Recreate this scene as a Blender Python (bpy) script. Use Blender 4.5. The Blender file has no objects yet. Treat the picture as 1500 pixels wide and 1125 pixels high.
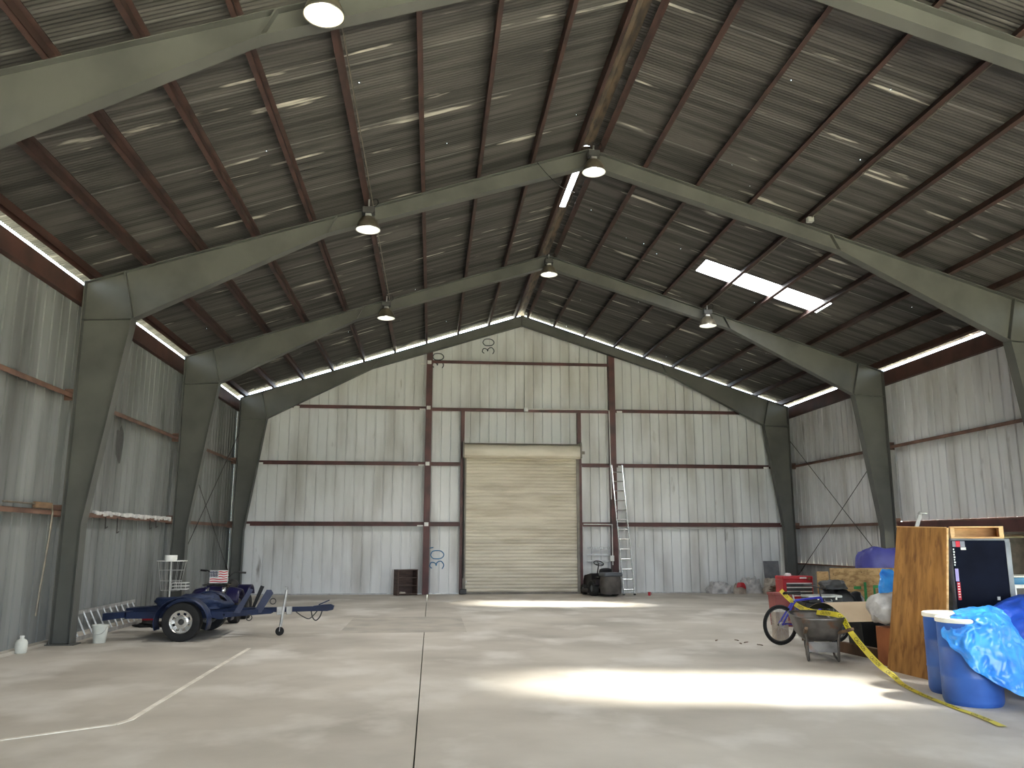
import bpy, math, random
from mathutils import Matrix, Vector, noise
random.seed(7)
sc = bpy.context.scene
col = sc.collection

# ------------------------------------------------------------------ camera
CAM = (-2.8887, 0.0, 1.6714)
YAW, PIT, ROLL, FPX = .0951, .1867, .001, 1214.0
Fv = Vector((math.sin(YAW)*math.cos(PIT), math.cos(YAW)*math.cos(PIT), math.sin(PIT)))
Rv = Vector((math.cos(YAW), -math.sin(YAW), 0)); Uv = Rv.cross(Fv)
R2 = Rv*math.cos(ROLL)+Uv*math.sin(ROLL); U2 = Uv*math.cos(ROLL)-Rv*math.sin(ROLL)
cam = bpy.data.objects.new('camera', bpy.data.cameras.new('camera')); col.objects.link(cam)
cam.matrix_world = Matrix(((R2.x, U2.x, -Fv.x, CAM[0]), (R2.y, U2.y, -Fv.y, CAM[1]), (R2.z, U2.z, -Fv.z, CAM[2]), (0, 0, 0, 1)))
cam.data.sensor_width = 36; cam.data.lens = FPX/1500*36; cam.data.clip_end = 500; cam.data.clip_start = .05
sc.camera = cam

# ------------------------------------------------------------------ sky, sun, exposure
W = bpy.data.worlds.new('sky'); sc.world = W; W.use_nodes = True
bg = W.node_tree.nodes['Background']; bg.inputs[0].default_value = (.74, .87, 1, 1); bg.inputs[1].default_value = 8.0
sun = bpy.data.objects.new('sun', bpy.data.lights.new('sun', 'SUN')); col.objects.link(sun)
sun.data.energy = 88; sun.data.angle = math.radians(11); sun.data.color = (1, .96, .89)
sun.rotation_euler = Vector((-4.40, 4.30, -7.65)).to_track_quat('-Z', 'Y').to_euler()
def portal(loc, rot, sx, sy):          # sampling portals in the real openings (they add no light)
    l = bpy.data.lights.new('door_portal', 'AREA'); l.shape = 'RECTANGLE'; l.size = sx; l.size_y = sy; l.cycles.is_portal = True
    o = bpy.data.objects.new('door_portal', l); col.objects.link(o); o.location = loc; o.rotation_euler = rot
DOORX0, DOORX1, DOORZ = -3.6, 7.4, 4.9
portal(((DOORX0+DOORX1)/2, -3.95, DOORZ/2), (math.radians(90), 0, 0), DOORX1-DOORX0, DOORZ)
sc.view_settings.view_transform = 'Standard'; sc.view_settings.look = 'None'; sc.view_settings.gamma = 1
sc.view_settings.use_curve_mapping = False
sc.view_settings.exposure = 0.52
sc.cycles.max_bounces = 10; sc.cycles.diffuse_bounces = 7; sc.cycles.transparent_max_bounces = 12
sc.cycles.use_denoising = True; sc.cycles.sample_clamp_indirect = 8; sc.cycles.caustics_reflective = False; sc.cycles.caustics_refractive = False

# ------------------------------------------------------------------ materials
def lin(c):
    return tuple(((x/255)/12.92 if x/255 <= .04045 else ((x/255+.055)/1.055)**2.4) for x in c)
MATS = {}
def pmat(name, c1, c2=None, rough=.6, metal=0, scale=3, stretch=(1, 1, 1), lo=.4, hi=.65, detail=6, bump=0, bscale=40, rand=0, c3=None, s3=1, st3=None, lo3=.6, hi3=.68, coords='pos', spec=.4, sheen=0):
    m = bpy.data.materials.new(name); m.use_nodes = True; nt = m.node_tree; N = nt.nodes; L = nt.links
    b = N['Principled BSDF']; b.inputs['Roughness'].default_value = rough; b.inputs['Metallic'].default_value = metal
    b.inputs['Specular IOR Level'].default_value = spec
    c1 = lin(c1); out = None
    if coords == 'pos': src = N.new('ShaderNodeNewGeometry').outputs['Position']
    else: src = N.new('ShaderNodeTexCoord').outputs['Object']
    def nz(sc_, st, det):
        mp = N.new('ShaderNodeMapping'); mp.inputs['Scale'].default_value = st; L.new(src, mp.inputs[0])
        n = N.new('ShaderNodeTexNoise'); n.inputs['Scale'].default_value = sc_; n.inputs['Detail'].default_value = det; L.new(mp.outputs[0], n.inputs[0]); return n.outputs[0]
    def rampmix(fac, a, bcol, l, h):
        r = N.new('ShaderNodeMapRange'); r.inputs[1].default_value = l; r.inputs[2].default_value = h; L.new(fac, r.inputs[0])
        x = N.new('ShaderNodeMix'); x.data_type = 'RGBA'; L.new(r.outputs[0], x.inputs[0])
        if isinstance(a, tuple): x.inputs[6].default_value = (*a, 1)
        else: L.new(a, x.inputs[6])
        x.inputs[7].default_value = (*bcol, 1); return x.outputs[2]
    out = c1
    if c2: out = rampmix(nz(scale, stretch, detail), c1, lin(c2), lo, hi)
    if c3: out = rampmix(nz(s3, st3 or stretch, 5), out, lin(c3), lo3, hi3)
    if rand:
        oi = N.new('ShaderNodeObjectInfo'); r = N.new('ShaderNodeMapRange'); r.inputs[3].default_value = 1-rand; r.inputs[4].default_value = 1+rand; L.new(oi.outputs['Random'], r.inputs[0])
        h = N.new('ShaderNodeHueSaturation'); L.new(r.outputs[0], h.inputs['Value'])
        if isinstance(out, tuple): h.inputs['Color'].default_value = (*out, 1)
        else: L.new(out, h.inputs['Color'])
        out = h.outputs[0]
    if isinstance(out, tuple): b.inputs['Base Color'].default_value = (*out, 1)
    else: L.new(out, b.inputs['Base Color'])
    if bump:
        bp = N.new('ShaderNodeBump'); bp.inputs['Strength'].default_value = bump; bp.inputs['Distance'].default_value = .02
        L.new(nz(bscale, stretch, 4), bp.inputs['Height']); L.new(bp.outputs[0], b.inputs['Normal'])
    MATS[name] = m; return m
def emat(name, c, s):
    m = bpy.data.materials.new(name); m.use_nodes = True; nt = m.node_tree; nt.nodes.clear()
    e = nt.nodes.new('ShaderNodeEmission'); e.inputs[0].default_value = (*c, 1); e.inputs[1].default_value = s
    o = nt.nodes.new('ShaderNodeOutputMaterial'); nt.links.new(e.outputs[0], o.inputs[0]); return m
M = {}
M['concrete'] = pmat('concrete', (198, 192, 181), (160, 154, 143), rough=.62, scale=.45, lo=.35, hi=.68, detail=10, c3=(214, 210, 202), s3=.8, st3=(1, .8, 1), lo3=.5, hi3=.7, bump=.06, bscale=25)
M['concrete_pale'] = pmat('concrete_pale', (236, 231, 220), (214, 208, 196), rough=.8, scale=5)
M['concrete_patch'] = pmat('concrete_patch', (182, 176, 164), (160, 155, 146), rough=.7, scale=1.5)
M['blockwall'] = pmat('blockwall', (150, 150, 148), (120, 120, 120), rough=.9, scale=3, bump=.2)
M['roof'] = pmat('roof', (84, 82, 79), (52, 51, 49), rough=.62, metal=.15, scale=1.3, stretch=(.30, 5, .3), lo=.38, hi=.62, detail=9, rand=.13, c3=(190, 186, 176), s3=1.15, st3=(.42, 4.2, .42), lo3=.645, hi3=.71)
M['wallpanel'] = pmat('wallpanel', (220, 221, 220), (178, 177, 173), rough=.62, metal=.05, scale=.9, stretch=(1.6, 1.6, .35), lo=.45, hi=.72, detail=8, rand=.06, c3=(120, 114, 106), s3=1.7, st3=(1.5, 1.5, .4), lo3=.68, hi3=.80)
M['wallpanel_shaded'] = pmat('wallpanel_shaded', (128, 131, 130), (88, 89, 87), rough=.65, metal=.05, scale=.8, stretch=(1.6, 1.6, .3), lo=.42, hi=.7, detail=9, rand=.07, c3=(46, 44, 42), s3=1.1, st3=(1.3, 1.3, .35), lo3=.64, hi3=.78)  # wallpanel darkened: shade of the left side put into the colour, plus stains
M['frame'] = pmat('frame', (86, 87, 83), (72, 73, 70), rough=.5, scale=1.3, lo=.4, hi=.7)
M['purlin'] = pmat('purlin', (68, 48, 43), (48, 35, 32), rough=.65, scale=2.5, rand=.1)
M['girt'] = pmat('girt', (84, 48, 46), (60, 36, 34), rough=.5, scale=2)
M['girt_side'] = pmat('girt_side', (112, 84, 70), (82, 60, 52), rough=.6, scale=2)
M['eave'] = pmat('eave', (76, 50, 43), (58, 40, 35), rough=.6, scale=2)
M['galv'] = pmat('galv', (190, 190, 188), (160, 160, 158), rough=.4, metal=.5, scale=8)
M['white'] = pmat('white', (232, 232, 228), (215, 214, 208), rough=.5, scale=4)
M['slat'] = pmat('slat', (204, 197, 180), (180, 172, 154), rough=.5, scale=1.2, stretch=(.6, 1, 3), rand=.06)
M['doorsteel'] = pmat('doorsteel', (120, 114, 104), (90, 84, 76), rough=.5, scale=2)
M['black'] = pmat('black', (26, 26, 28), (18, 18, 19), rough=.5, scale=5)
M['darkgrey'] = pmat('darkgrey', (62, 62, 62), (46, 46, 46), rough=.5, scale=5)
M['rod'] = pmat('rod', (48, 46, 44), rough=.5)
M['earth'] = pmat('earth', (206, 200, 178), (170, 172, 140), rough=.95, scale=.4)
M['ridge'] = pmat('ridge', (80, 66, 52), (42, 36, 31), rough=.8, scale=4, stretch=(3, .6, 1))
M['shade'] = pmat('shade', (120, 112, 98), (98, 92, 82), rough=.4, metal=.5, scale=6)
M['chalkblue'] = pmat('chalkblue', (66, 118, 156), rough=.9)
M['chalkdark'] = pmat('chalkdark', (52, 62, 70), rough=.9)

nt = M['roof'].node_tree; N = nt.nodes; L = nt.links; B = N['Principled BSDF']   # pale bare strip at each lap, and rusted nail holes
tc_ = N.new('ShaderNodeTexCoord'); sp_ = N.new('ShaderNodeSeparateXYZ'); L.new(tc_.outputs['Object'], sp_.inputs[0])
mr = N.new('ShaderNodeMapRange'); mr.inputs[1].default_value = .035; mr.inputs[2].default_value = .015; L.new(sp_.outputs['Y'], mr.inputs[0])
no = N.new('ShaderNodeTexNoise'); no.inputs['Scale'].default_value = 3; mu = N.new('ShaderNodeMath'); mu.operation = 'MULTIPLY'; L.new(mr.outputs[0], mu.inputs[0]); L.new(no.outputs[0], mu.inputs[1])
ge = N.new('ShaderNodeNewGeometry'); L.new(ge.outputs['Position'], no.inputs[0])
mi = N.new('ShaderNodeMix'); mi.data_type = 'RGBA'; L.new(mu.outputs[0], mi.inputs[0]); L.new(B.inputs['Base Color'].links[0].from_socket, mi.inputs[6]); mi.inputs[7].default_value = (.26, .255, .245, 1); L.new(mi.outputs[2], B.inputs['Base Color'])
vo = N.new('ShaderNodeTexVoronoi'); vo.inputs['Scale'].default_value = 3; L.new(ge.outputs['Position'], vo.inputs['Vector'])
lt0 = N.new('ShaderNodeMath'); lt0.operation = 'LESS_THAN'; lt0.inputs[1].default_value = .020; L.new(vo.outputs['Distance'], lt0.inputs[0])
tb0 = N.new('ShaderNodeBsdfTransparent'); ms = N.new('ShaderNodeMixShader'); L.new(lt0.outputs[0], ms.inputs[0]); L.new(B.outputs[0], ms.inputs[1]); L.new(tb0.outputs[0], ms.inputs[2])
L.new(ms.outputs[0], N['Material Output'].inputs[0])

# ------------------------------------------------------------------ mesh helpers
class MB:
    def __init__(s): s.v = []; s.f = []
    def add(s, vs, fs, T=None):
        o = len(s.v)
        s.v += [tuple(T @ Vector(p)) if T is not None else tuple(p) for p in vs]
        s.f += [tuple(i+o for i in q) for q in fs]; return s
    def box(s, x0, x1, y0, y1, z0, z1, T=None):
        vs = [(x, y, z) for z in (z0, z1) for y in (y0, y1) for x in (x0, x1)]
        return s.add(vs, [(0, 2, 3, 1), (4, 5, 7, 6), (0, 1, 5, 4), (2, 6, 7, 3), (0, 4, 6, 2), (1, 3, 7, 5)], T)
    def bbox(s, x0, x1, y0, y1, z0, z1, b=.01, T=None):      # bevelled box
        vs = []
        for sx, x in ((1, x0), (-1, x1)):
            for sy, y in ((1, y0), (-1, y1)):
                for sz, z in ((1, z0), (-1, z1)):
                    vs += [(x+sx*b, y+sy*b, z), (x+sx*b, y, z+sz*b), (x, y+sy*b, z+sz*b)]
        def k(i, j, l, a): return ((i*2+j)*2+l)*3+a
        fs = []
        for l in (0, 1): fs.append((k(0, 0, l, 0), k(1, 0, l, 0), k(1, 1, l, 0), k(0, 1, l, 0)))
        for j in (0, 1): fs.append((k(0, j, 0, 1), k(1, j, 0, 1), k(1, j, 1, 1), k(0, j, 1, 1)))
        for i in (0, 1): fs.append((k(i, 0, 0, 2), k(i, 1, 0, 2), k(i, 1, 1, 2), k(i, 0, 1, 2)))
        for i in (0, 1):
            for j in (0, 1): fs.append((k(i, j, 0, 1), k(i, j, 1, 1), k(i, j, 1, 2), k(i, j, 0, 2)))
            for l in (0, 1): fs.append((k(i, 0, l, 0), k(i, 1, l, 0), k(i, 1, l, 2), k(i, 0, l, 2)))
        for j in (0, 1):
            for l in (0, 1): fs.append((k(0, j, l, 0), k(1, j, l, 0), k(1, j, l, 1), k(0, j, l, 1)))
        for i in (0, 1):
            for j in (0, 1):
                for l in (0, 1): fs.append((k(i, j, l, 0), k(i, j, l, 1), k(i, j, l, 2)))
        return s.add(vs, fs, T)
    def bar(s, p, q, w, h=None, up=(0, 0, 1)):                # box section from p to q
        h = h or w; p = Vector(p); q = Vector(q); d = (q-p).normalized(); u = Vector(up)
        if abs(d.dot(u)) > .98: u = Vector((1, 0, 0))
        sd = d.cross(u).normalized()*w/2; u = sd.cross(d).normalized()*h/2
        vs = [e+a*sd+b*u for e in (p, q) for a, b in ((-1, -1), (1, -1), (1, 1), (-1, 1))]
        return s.add(vs, [(3, 2, 1, 0), (4, 5, 6, 7)]+[(i, (i+1) % 4, (i+1) % 4+4, i+4) for i in range(4)])
    def tube(s, pts, r, n=8, closed=False, T=None):
        pts = [Vector(p) for p in pts]; k = len(pts); vs = []; fs = []
        rs = r if isinstance(r, (list, tuple)) else [r]*k
        t0 = (pts[1]-pts[0]).normalized(); nrm = t0.orthogonal().normalized()
        for i, p in enumerate(pts):
            a = pts[(i-1) % k] if (i or closed) else p; b = pts[(i+1) % k] if (i < k-1 or closed) else p
            t = (b-a).normalized(); nrm = (nrm-t*nrm.dot(t))
            nrm = nrm.normalized() if nrm.length > 1e-6 else t.orthogonal().normalized(); bn = t.cross(nrm)
            vs += [p+(nrm*math.cos(2*math.pi*j/n)+bn*math.sin(2*math.pi*j/n))*rs[i] for j in range(n)]
        for i in range(k if closed else k-1):
            for j in range(n):
                a = i*n; b = ((i+1) % k)*n; fs.append((a+j, a+(j+1) % n, b+(j+1) % n, b+j))
        if not closed: fs += [tuple(range(n-1, -1, -1)), tuple((k-1)*n+j for j in range(n))]
        return s.add(vs, fs, T)
    def lathe(s, prof, n=24, T=None, cap=True):
        vs = []; fs = []; k = len(prof)
        for r, z in prof: vs += [(r*math.cos(2*math.pi*j/n), r*math.sin(2*math.pi*j/n), z) for j in range(n)]
        for i in range(k-1):
            for j in range(n): fs.append((i*n+j, i*n+(j+1) % n, (i+1)*n+(j+1) % n, (i+1)*n+j))
        if cap: fs += [tuple(range(n-1, -1, -1)), tuple((k-1)*n+j for j in range(n))]
        return s.add(vs, fs, T)
    def prism(s, poly, a0, a1, axis='y', T=None):             # 2D polygon extruded along an axis
        n = len(poly)
        def P(u, v, a): return {'y': (u, a, v), 'x': (a, u, v), 'z': (u, v, a)}[axis]
        vs = [P(u, v, a0) for u, v in poly]+[P(u, v, a1) for u, v in poly]
        return s.add(vs, [tuple(range(n)), tuple(range(2*n-1, n-1, -1))]+[(i, i+n, (i+1) % n+n, (i+1) % n) for i in range(n)], T)
    def grid(s, nu, nv, fn, T=None):
        vs = [fn(i/nu, j/nv) for j in range(nv+1) for i in range(nu+1)]
        return s.add(vs, [(j*(nu+1)+i, j*(nu+1)+i+1, (j+1)*(nu+1)+i+1, (j+1)*(nu+1)+i) for j in range(nv) for i in range(nu)], T)
    def mesh(s, name, mat, smooth=False):
        me = bpy.data.meshes.new(name); me.from_pydata([tuple(v) for v in s.v], [], s.f); me.materials.append(mat)
        me.update()
        if smooth: me.shade_smooth()
        return me
    def build(s, name, mat, parent=None, smooth=False, loc=None, solid=0, ang=None, sub=0):
        me = s.mesh(name, M[mat] if isinstance(mat, str) else mat, smooth)
        o = bpy.data.objects.new(name, me); col.objects.link(o); o.parent = parent
        if loc: o.location = loc
        if ang is not None and hasattr(me, 'set_sharp_from_angle'):
            me.shade_smooth(); me.set_sharp_from_angle(angle=math.radians(ang))
        if solid:
            md = o.modifiers.new('solid', 'SOLIDIFY'); md.thickness = solid; md.offset = 0
        if sub:
            md = o.modifiers.new('sub', 'SUBSURF'); md.levels = sub; md.render_levels = sub
        return o
def link(me, name, parent, loc=(0, 0, 0), rot=(0, 0, 0)):     # another object on shared mesh data
    o = bpy.data.objects.new(name, me); col.objects.link(o); o.parent = parent; o.location = loc; o.rotation_euler = rot; return o
def tag(o, label, cat, group=None, kind=None):
    o['label'] = label
    if kind: o['kind'] = kind
    o['category'] = cat
    if group: o['group'] = group
    return o
def thing(name, label, cat, loc=(0, 0, 0), rz=0, group=None, kind=None):
    o = bpy.data.objects.new(name, None); col.objects.link(o); o.location = loc; o.rotation_euler = (0, 0, rz); o.empty_display_size = .2
    return tag(o, label, cat, group, kind)
def Tr(loc=(0, 0, 0), rx=0, ry=0, rz=0, s=1):
    return Matrix.Translation(loc) @ Matrix.Rotation(rz, 4, 'Z') @ Matrix.Rotation(ry, 4, 'Y') @ Matrix.Rotation(rx, 4, 'X') @ Matrix.Scale(s, 4)
def cat2(pts, n):                                              # Catmull-Rom through points
    pts = [Vector(p) for p in pts]; out = []; k = len(pts)
    for i in range(k-1):
        a = pts[max(i-1, 0)]; b = pts[i]; c = pts[i+1]; d = pts[min(i+2, k-1)]
        for j in range(n):
            t = j/n; out.append(.5*((2*b)+(c-a)*t+(2*a-5*b+4*c-d)*t*t+(3*b-a-3*c+d)*t*t*t))
    out.append(pts[-1]); return out

# ------------------------------------------------------------------ the building
SL = .326; HALF = 9.2; YB = 27.19; YF = -3.9
FR = [26.6-6.03*k for k in range(6)]                          # near edge of each rigid frame
FR[5] = -3.6
RT = lambda d: 9.06-SL*d                                      # top of rafters
RS = lambda d: 9.27-SL*d                                      # roof sheet

# floor: two slabs with a control joint between them
floor = thing('floor', 'grey stained concrete slab floor of the warehouse', 'floor', kind='structure')
JX = -2.99
MB().box(-HALF-.1, JX-.006, YF-.1, YB+.1, -.2, 0).build('slab', 'concrete', floor)
MB().box(JX+.006, HALF+.1, YF-.1, YB+.1, -.2, 0).build('slab', 'concrete', floor)
m = MB()
path = [(-5.71, 13.9), (-5.71, 11.4), (-5.69, 8.6), (-5.76, 8.40), (-6.5, 7.86), (-7.6, 7.1)]
for a, b in zip(path, path[1:]): m.bar((*a, .001), (*b, .001), .055, .010)
o = m.build('joint_filler', 'concrete_pale', floor); o['label'] = 'pale raised filler strip along a saw cut'
o = MB().box(-4.55, -2.2, 16.0, 19.2, -.05, .0015).build('patch', 'concrete_patch', floor); o['label'] = 'paler rectangular concrete patch'
g = thing('ground', 'pale sunlit ground outside the building', 'ground', kind='structure')
MB().box(-80, 110, -80, 110, -.40, -.21).build('dirt', 'earth', g)

# roof: corrugated sheets, purlins, eave struts
ceiling = thing('ceiling', 'dark corrugated metal roof on brown steel purlins', 'roof', kind='structure')
SW = .86; NC = 13
def sheet(d0, d1, side, nc=NC):
    m = MB(); n = nc*4+(2 if nc == NC else 0); pit = SW/NC; k = max(1, int((d1-d0)/2.4)+1)
    for a in range(k+1):
        d = d0+(d1-d0)*a/k
        for i in range(n+1):
            y = i*pit/4
            m.v.append((side*d, y, RS(d)+.009*math.sin(2*math.pi*i/4+.6)))
    for a in range(k):
        for i in range(n): q = (a*(n+1)+i, a*(n+1)+i+1, (a+1)*(n+1)+i+1, (a+1)*(n+1)+i); m.f.append(q)
    return m.mesh('roof_sheet', M['roof'], True)
ns = int((YB+.35-YF+.3)/SW)+1
SKY = [(18.02, 18.02+SW*1.16), (5.0, 5.0+SW*1.16)]            # translucent sheets: visible one, and one nearer the entrance
full = {s: sheet(.10, 9.25, s) for s in (-1, 1)}
last = {s: sheet(.10, 9.25, s, 9) for s in (-1, 1)}
up, dn = sheet(.10, 3.42, 1), sheet(6.42, 9.25, 1)
y0 = 18.02-25*SW
idx = 0
while y0 < YF-.4: y0 += SW
y = y0
skyY = [18.02, 18.02-15*SW]
while y < YB+.25:
    for s in (-1, 1):
        dz = .004*(idx % 2)
        if s == 1 and any(abs(y-q) < .01 for q in skyY):
            link(up, 'roof_sheet', ceiling, (0, y, dz)); link(dn, 'roof_sheet', ceiling, (0, y, dz))
        else: link(last[s] if y > YB-.7 else full[s], 'roof_sheet', ceiling, (0, y, dz))
    idx += 1; y += SW
# skylight glazing: weathered fibreglass, partly clear, partly scattering
fm = bpy.data.materials.new('fibreglass'); fm.use_nodes = True; nt = fm.node_tree; nt.nodes.clear()
tr = nt.nodes.new('ShaderNodeBsdfTransparent'); tr.inputs[0].default_value = (.80, .80, .78, 1)
tl = nt.nodes.new('ShaderNodeBsdfTranslucent'); tl.inputs[0].default_value = (.9, .92, .95, 1)
mx = nt.nodes.new('ShaderNodeMixShader'); mx.inputs[0].default_value = .55
ot = nt.nodes.new('ShaderNodeOutputMaterial'); nt.links.new(tr.outputs[0], mx.inputs[1]); nt.links.new(tl.outputs[0], mx.inputs[2]); nt.links.new(mx.outputs[0], ot.inputs[0])
for q in skyY:
    m = MB(); n = 26
    m.grid(n, 4, lambda u, v, q=q: (3.40+3.04*v, q+SW*u+.03*u, RS(3.40+3.04*v)+.012+.006*math.sin(u*13*6.28)))
    o = m.build('skylight_panel', fm, ceiling, True); o['label'] = 'bright translucent skylight sheet'
rm = bpy.data.materials.new('ridge_light'); rm.use_nodes = True; nt = rm.node_tree; nt.nodes.clear()
tl = nt.nodes.new('ShaderNodeBsdfTranslucent'); tl.inputs[0].default_value = (.85, .87, .88, 1)
ot = nt.nodes.new('ShaderNodeOutputMaterial'); nt.links.new(tl.outputs[0], ot.inputs[0])
MB().box(-.17, -.09, 14.9, 17.9, RS(0)-.03, RS(0)+.003).box(.05, .17, 14.9, 17.9, RS(0)-.03, RS(0)+.003).box(-.09, .05, 14.9, 15.25, RS(0)-.03, RS(0)+.003).build('ridge_cap', 'ridge', ceiling)
o = MB().box(-.09, .05, 15.25, 17.9, RS(0)-.005, RS(0)+.003).build('ridge_light', rm, ceiling); o['label'] = 'bright translucent ridge strip'
PD = [1.08, 2.10, 3.13, 4.15, 5.14, 6.14, 7.07, 7.97]
bays = [(YF, 2.5), (2.5, 8.53), (8.53, 14.56), (14.56, 20.6), (20.6, YB+.1)]
def zpurlin(L, hgt=.2, w=.065, t=.008):
    m = MB(); m.box(-t/2, t/2, 0, L, 0, hgt); m.box(-w, t/2, 0, L, 0, t); m.box(-w, -w+t, 0, L, t, .022); m.box(-t/2, w, 0, L, hgt-t, hgt); return m
for (a, b) in bays:
    me = zpurlin(b-a+.02).mesh('purlin', M['purlin'])
    for s in (-1, 1):
        for d in [.20]+PD:
            o = link(me, 'purlin', ceiling, (s*d, a, RT(d)-.004), (0, s*math.atan(SL), 0))
    me = MB().box(-.02, .02, 0, b-a, 0, .21).box(-.07, .02, 0, b-a, 0, .012).mesh('eave_strut', M['eave'])
    for s in (-1, 1): link(me, 'eave_strut', ceiling, (s*8.85, a, RT(8.85)), (0, s*math.atan(SL), 0))
# ridge cap, with one piece missing where daylight shows
for a, b in ((YF-.3, 8.6), (8.6, 14.9), (17.9, 22.2), (22.2, YB+.3)):
    m = MB().box(-.17, 0, a, b, 0, .006, Tr((0, 0, RS(0)+.025), ry=-math.atan(SL))).box(0, .17, a, b, 0, .006, Tr((0, 0, RS(0)+.025), ry=math.atan(SL)))
    m.build('ridge_cap', 'ridge', ceiling)
for s, d in ((-1, 4.11), (1, 4.11)):
    m = MB()
    for (a, b) in bays[1:4]: m.tube([(s*d+.05, a+.15, RT(d)-.035), (s*d+.05, b-.1, RT(d)-.035)], .010, 6)
    m.build('conduit', 'shade', ceiling)

# rigid frames: tapered columns and rafters with flanges
INNER = [(8.68, 0), (8.68, 1.95), (8.16, 5.48)]
def frame(y, label):
    fr = thing('rigid_frame', label, 'steel frame', (0, y, 0), group='tapered rigid frames'); yc = .12
    K = (8.16, 5.48); HT = (8.36, RT(8.36)-.012)
    for s in (-1, 1):
        w = MB().prism([(s*9.0, 0), (s*8.68, 0), (s*8.68, 1.95), (s*8.16, 5.48), (s*HT[0], HT[1]), (s*9.0, RT(9.0)-.012)], yc-.005, yc+.005)
        c = w.build('column', 'frame', fr)
        fl = MB()
        for a, b in zip(INNER, INNER[1:]): fl.bar((s*a[0], yc, a[1]), (s*b[0], yc, b[1]), .24, .016, (s, 0, 0))
        fl.build('inner_flange', 'frame', c)
        MB().box(s*9.0-.008, s*9.0+.008, yc-.12, yc+.12, 0, RT(9.0)).build('outer_flange', 'frame', c)
        st = MB(); st.bar((s*8.17, yc, 5.48), (s*8.99, yc, 5.44), .18, .012); st.bar((s*8.17, yc, 5.5), (s*HT[0], yc, HT[1]), .20, .02, (1, 0, 0))
        st.build('stiffener', 'frame', c)
        bp = MB().box(min(s*8.60, s*9.06), max(s*8.60, s*9.06), yc-.15, yc+.15, 0, .02); bp.build('base_plate', 'frame', c)
        bl = [(8.16, 5.48), (4.9, 7.17), (0, 8.73)]
        w = MB().prism([(s*HT[0], HT[1]), (s*8.16, 5.48), (s*4.9, 7.17), (0, 8.73), (0, RT(0)-.012)], yc-.004, yc+.004)
        r = w.build('rafter', 'frame', fr)
        fl = MB()
        for a, b in zip(bl, bl[1:]): fl.bar((s*a[0], yc, a[1]), (s*b[0], yc, b[1]), .2, .014)
        fl.build('bottom_flange', 'frame', r)
        MB().bar((s*9.0, yc, RT(9.0)-.008), (0, yc, RT(0)-.008), .2, .014).build('top_flange', 'frame', r)
        MB().bar((s*4.9, yc, 7.17), (s*4.72, yc, RT(4.72)), .19, .02, (1, 0, 0)).build('splice_plate', 'frame', r)
    MB().box(-.012, .012, yc-.1, yc+.1, 8.70, RT(0)-.01).build('ridge_plate', 'frame', fr)
    return fr
for k, lab in enumerate(['grey tapered steel frame standing against the end wall', 'grey tapered steel frame, second from the end wall, beside the skylight',
                         'grey tapered steel frame, third from the end wall', 'grey tapered steel frame, fourth from the end wall', 'grey tapered steel frame, fifth from the end wall']):
    frame(FR[k], lab)

# wall panels: flat ribbed sheet, ribs are recessed channels seen from inside
PW = .915
def panel_profile(w, inward):                                   # (u, depth) along the width; depth grows outward
    out = []; u = 0
    for r in range(3):
        c = PW*(r+.5)/3
        out += [(c-.026, 0), (c-.018, .048), (c+.018, .048), (c+.026, 0)]
    p = [(0, 0)]+out+[(PW+.01, 0)]
    q = []
    for a in p:
        if a[0] <= w: q.append(a)
    if q[-1][0] < w-1e-4: q.append((w, q[-1][1]))
    return q
def panel(parent, mat, origin, along, outward, w, z0, top, dz=0):   # vertical ribbed sheet, top(u) gives the height
    m = MB(); pr = panel_profile(w, 1); o = Vector(origin); A = Vector(along); O = Vector(outward)
    for u, d in pr:
        p = o+A*u+O*(d+dz); t = top(u)
        m.v += [(p.x, p.y, z0), (p.x, p.y, max(t, z0+.01))]
    m.f = [(2*i, 2*i+2, 2*i+3, 2*i+1) for i in range(len(pr)-1)]
    # centre the object so that Object Info and Object coordinates differ per sheet
    return m.build('wall_panel', mat, parent)
# back wall
wb = thing('wall_back', 'pale ribbed metal end wall with brown steel girts and roll-up door', 'wall', kind='structure')
x = -HALF; i = 0
while x < HALF:
    w = min(PW, HALF-x); x1 = x+w
    top = lambda u, x=x: RT(abs(x+u))+.075+.012*math.sin(9*(x+u))
    segs = []
    L, R_ = max(x, -1.84), min(x1, 1.84)
    if R_ > L:                                                   # part over the door
        if x < -1.84: segs.append((x, -1.84-x, .01))
        segs.append((L, R_-L, 4.30))
        if x1 > 1.84: segs.append((1.84, x1-1.84, .01))
    else: segs.append((x, w, .01))
    for (sx, sw, z0) in segs:
        panel(wb, 'wallpanel', (sx, YB, 0), (1, 0, 0), (0, 1, 0), sw+.005, z0, lambda u, sx=sx: RT(abs(sx+u))+.072+.020*math.sin(9*(sx+u)), .002*(i % 2))
    x += PW; i += 1
def csec(m, p, q, w, h): m.bar(p, q, w, h)
for s in (-1, 1):
    m = MB().box(s*3.05-.1, s*3.05-.088, 26.93, YB-.002, 0, RT(3.05)-.02).box(s*3.05+.088, s*3.05+.1, 26.93, YB-.002, 0, RT(3.05)-.02).box(s*3.05-.006, s*3.05+.006, 26.93, YB-.002, 0, RT(3.05)-.02)
    m.box(s*3.05-.1, s*3.05+.1, 26.92, 26.932, 0, RT(3.05)-.02); m.build('wall_column', 'girt', wb)
    m = MB().box(s*1.93-.06, s*1.93+.06, 26.98, YB-.002, 0, 5.86); m.build('door_jamb', 'girt', wb)
def zgirt(x0, x1, z, par=wb, mat='girt'):
    m = MB().box(x0, x1, 27.00, YB-.003, z-.004, z+.004).box(x0, x1, 26.99, 27.0, z-.07, z+.004).box(x0, x1, YB-.014, YB-.003, z, z+.07); return m.build('girt', mat, par)
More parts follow.
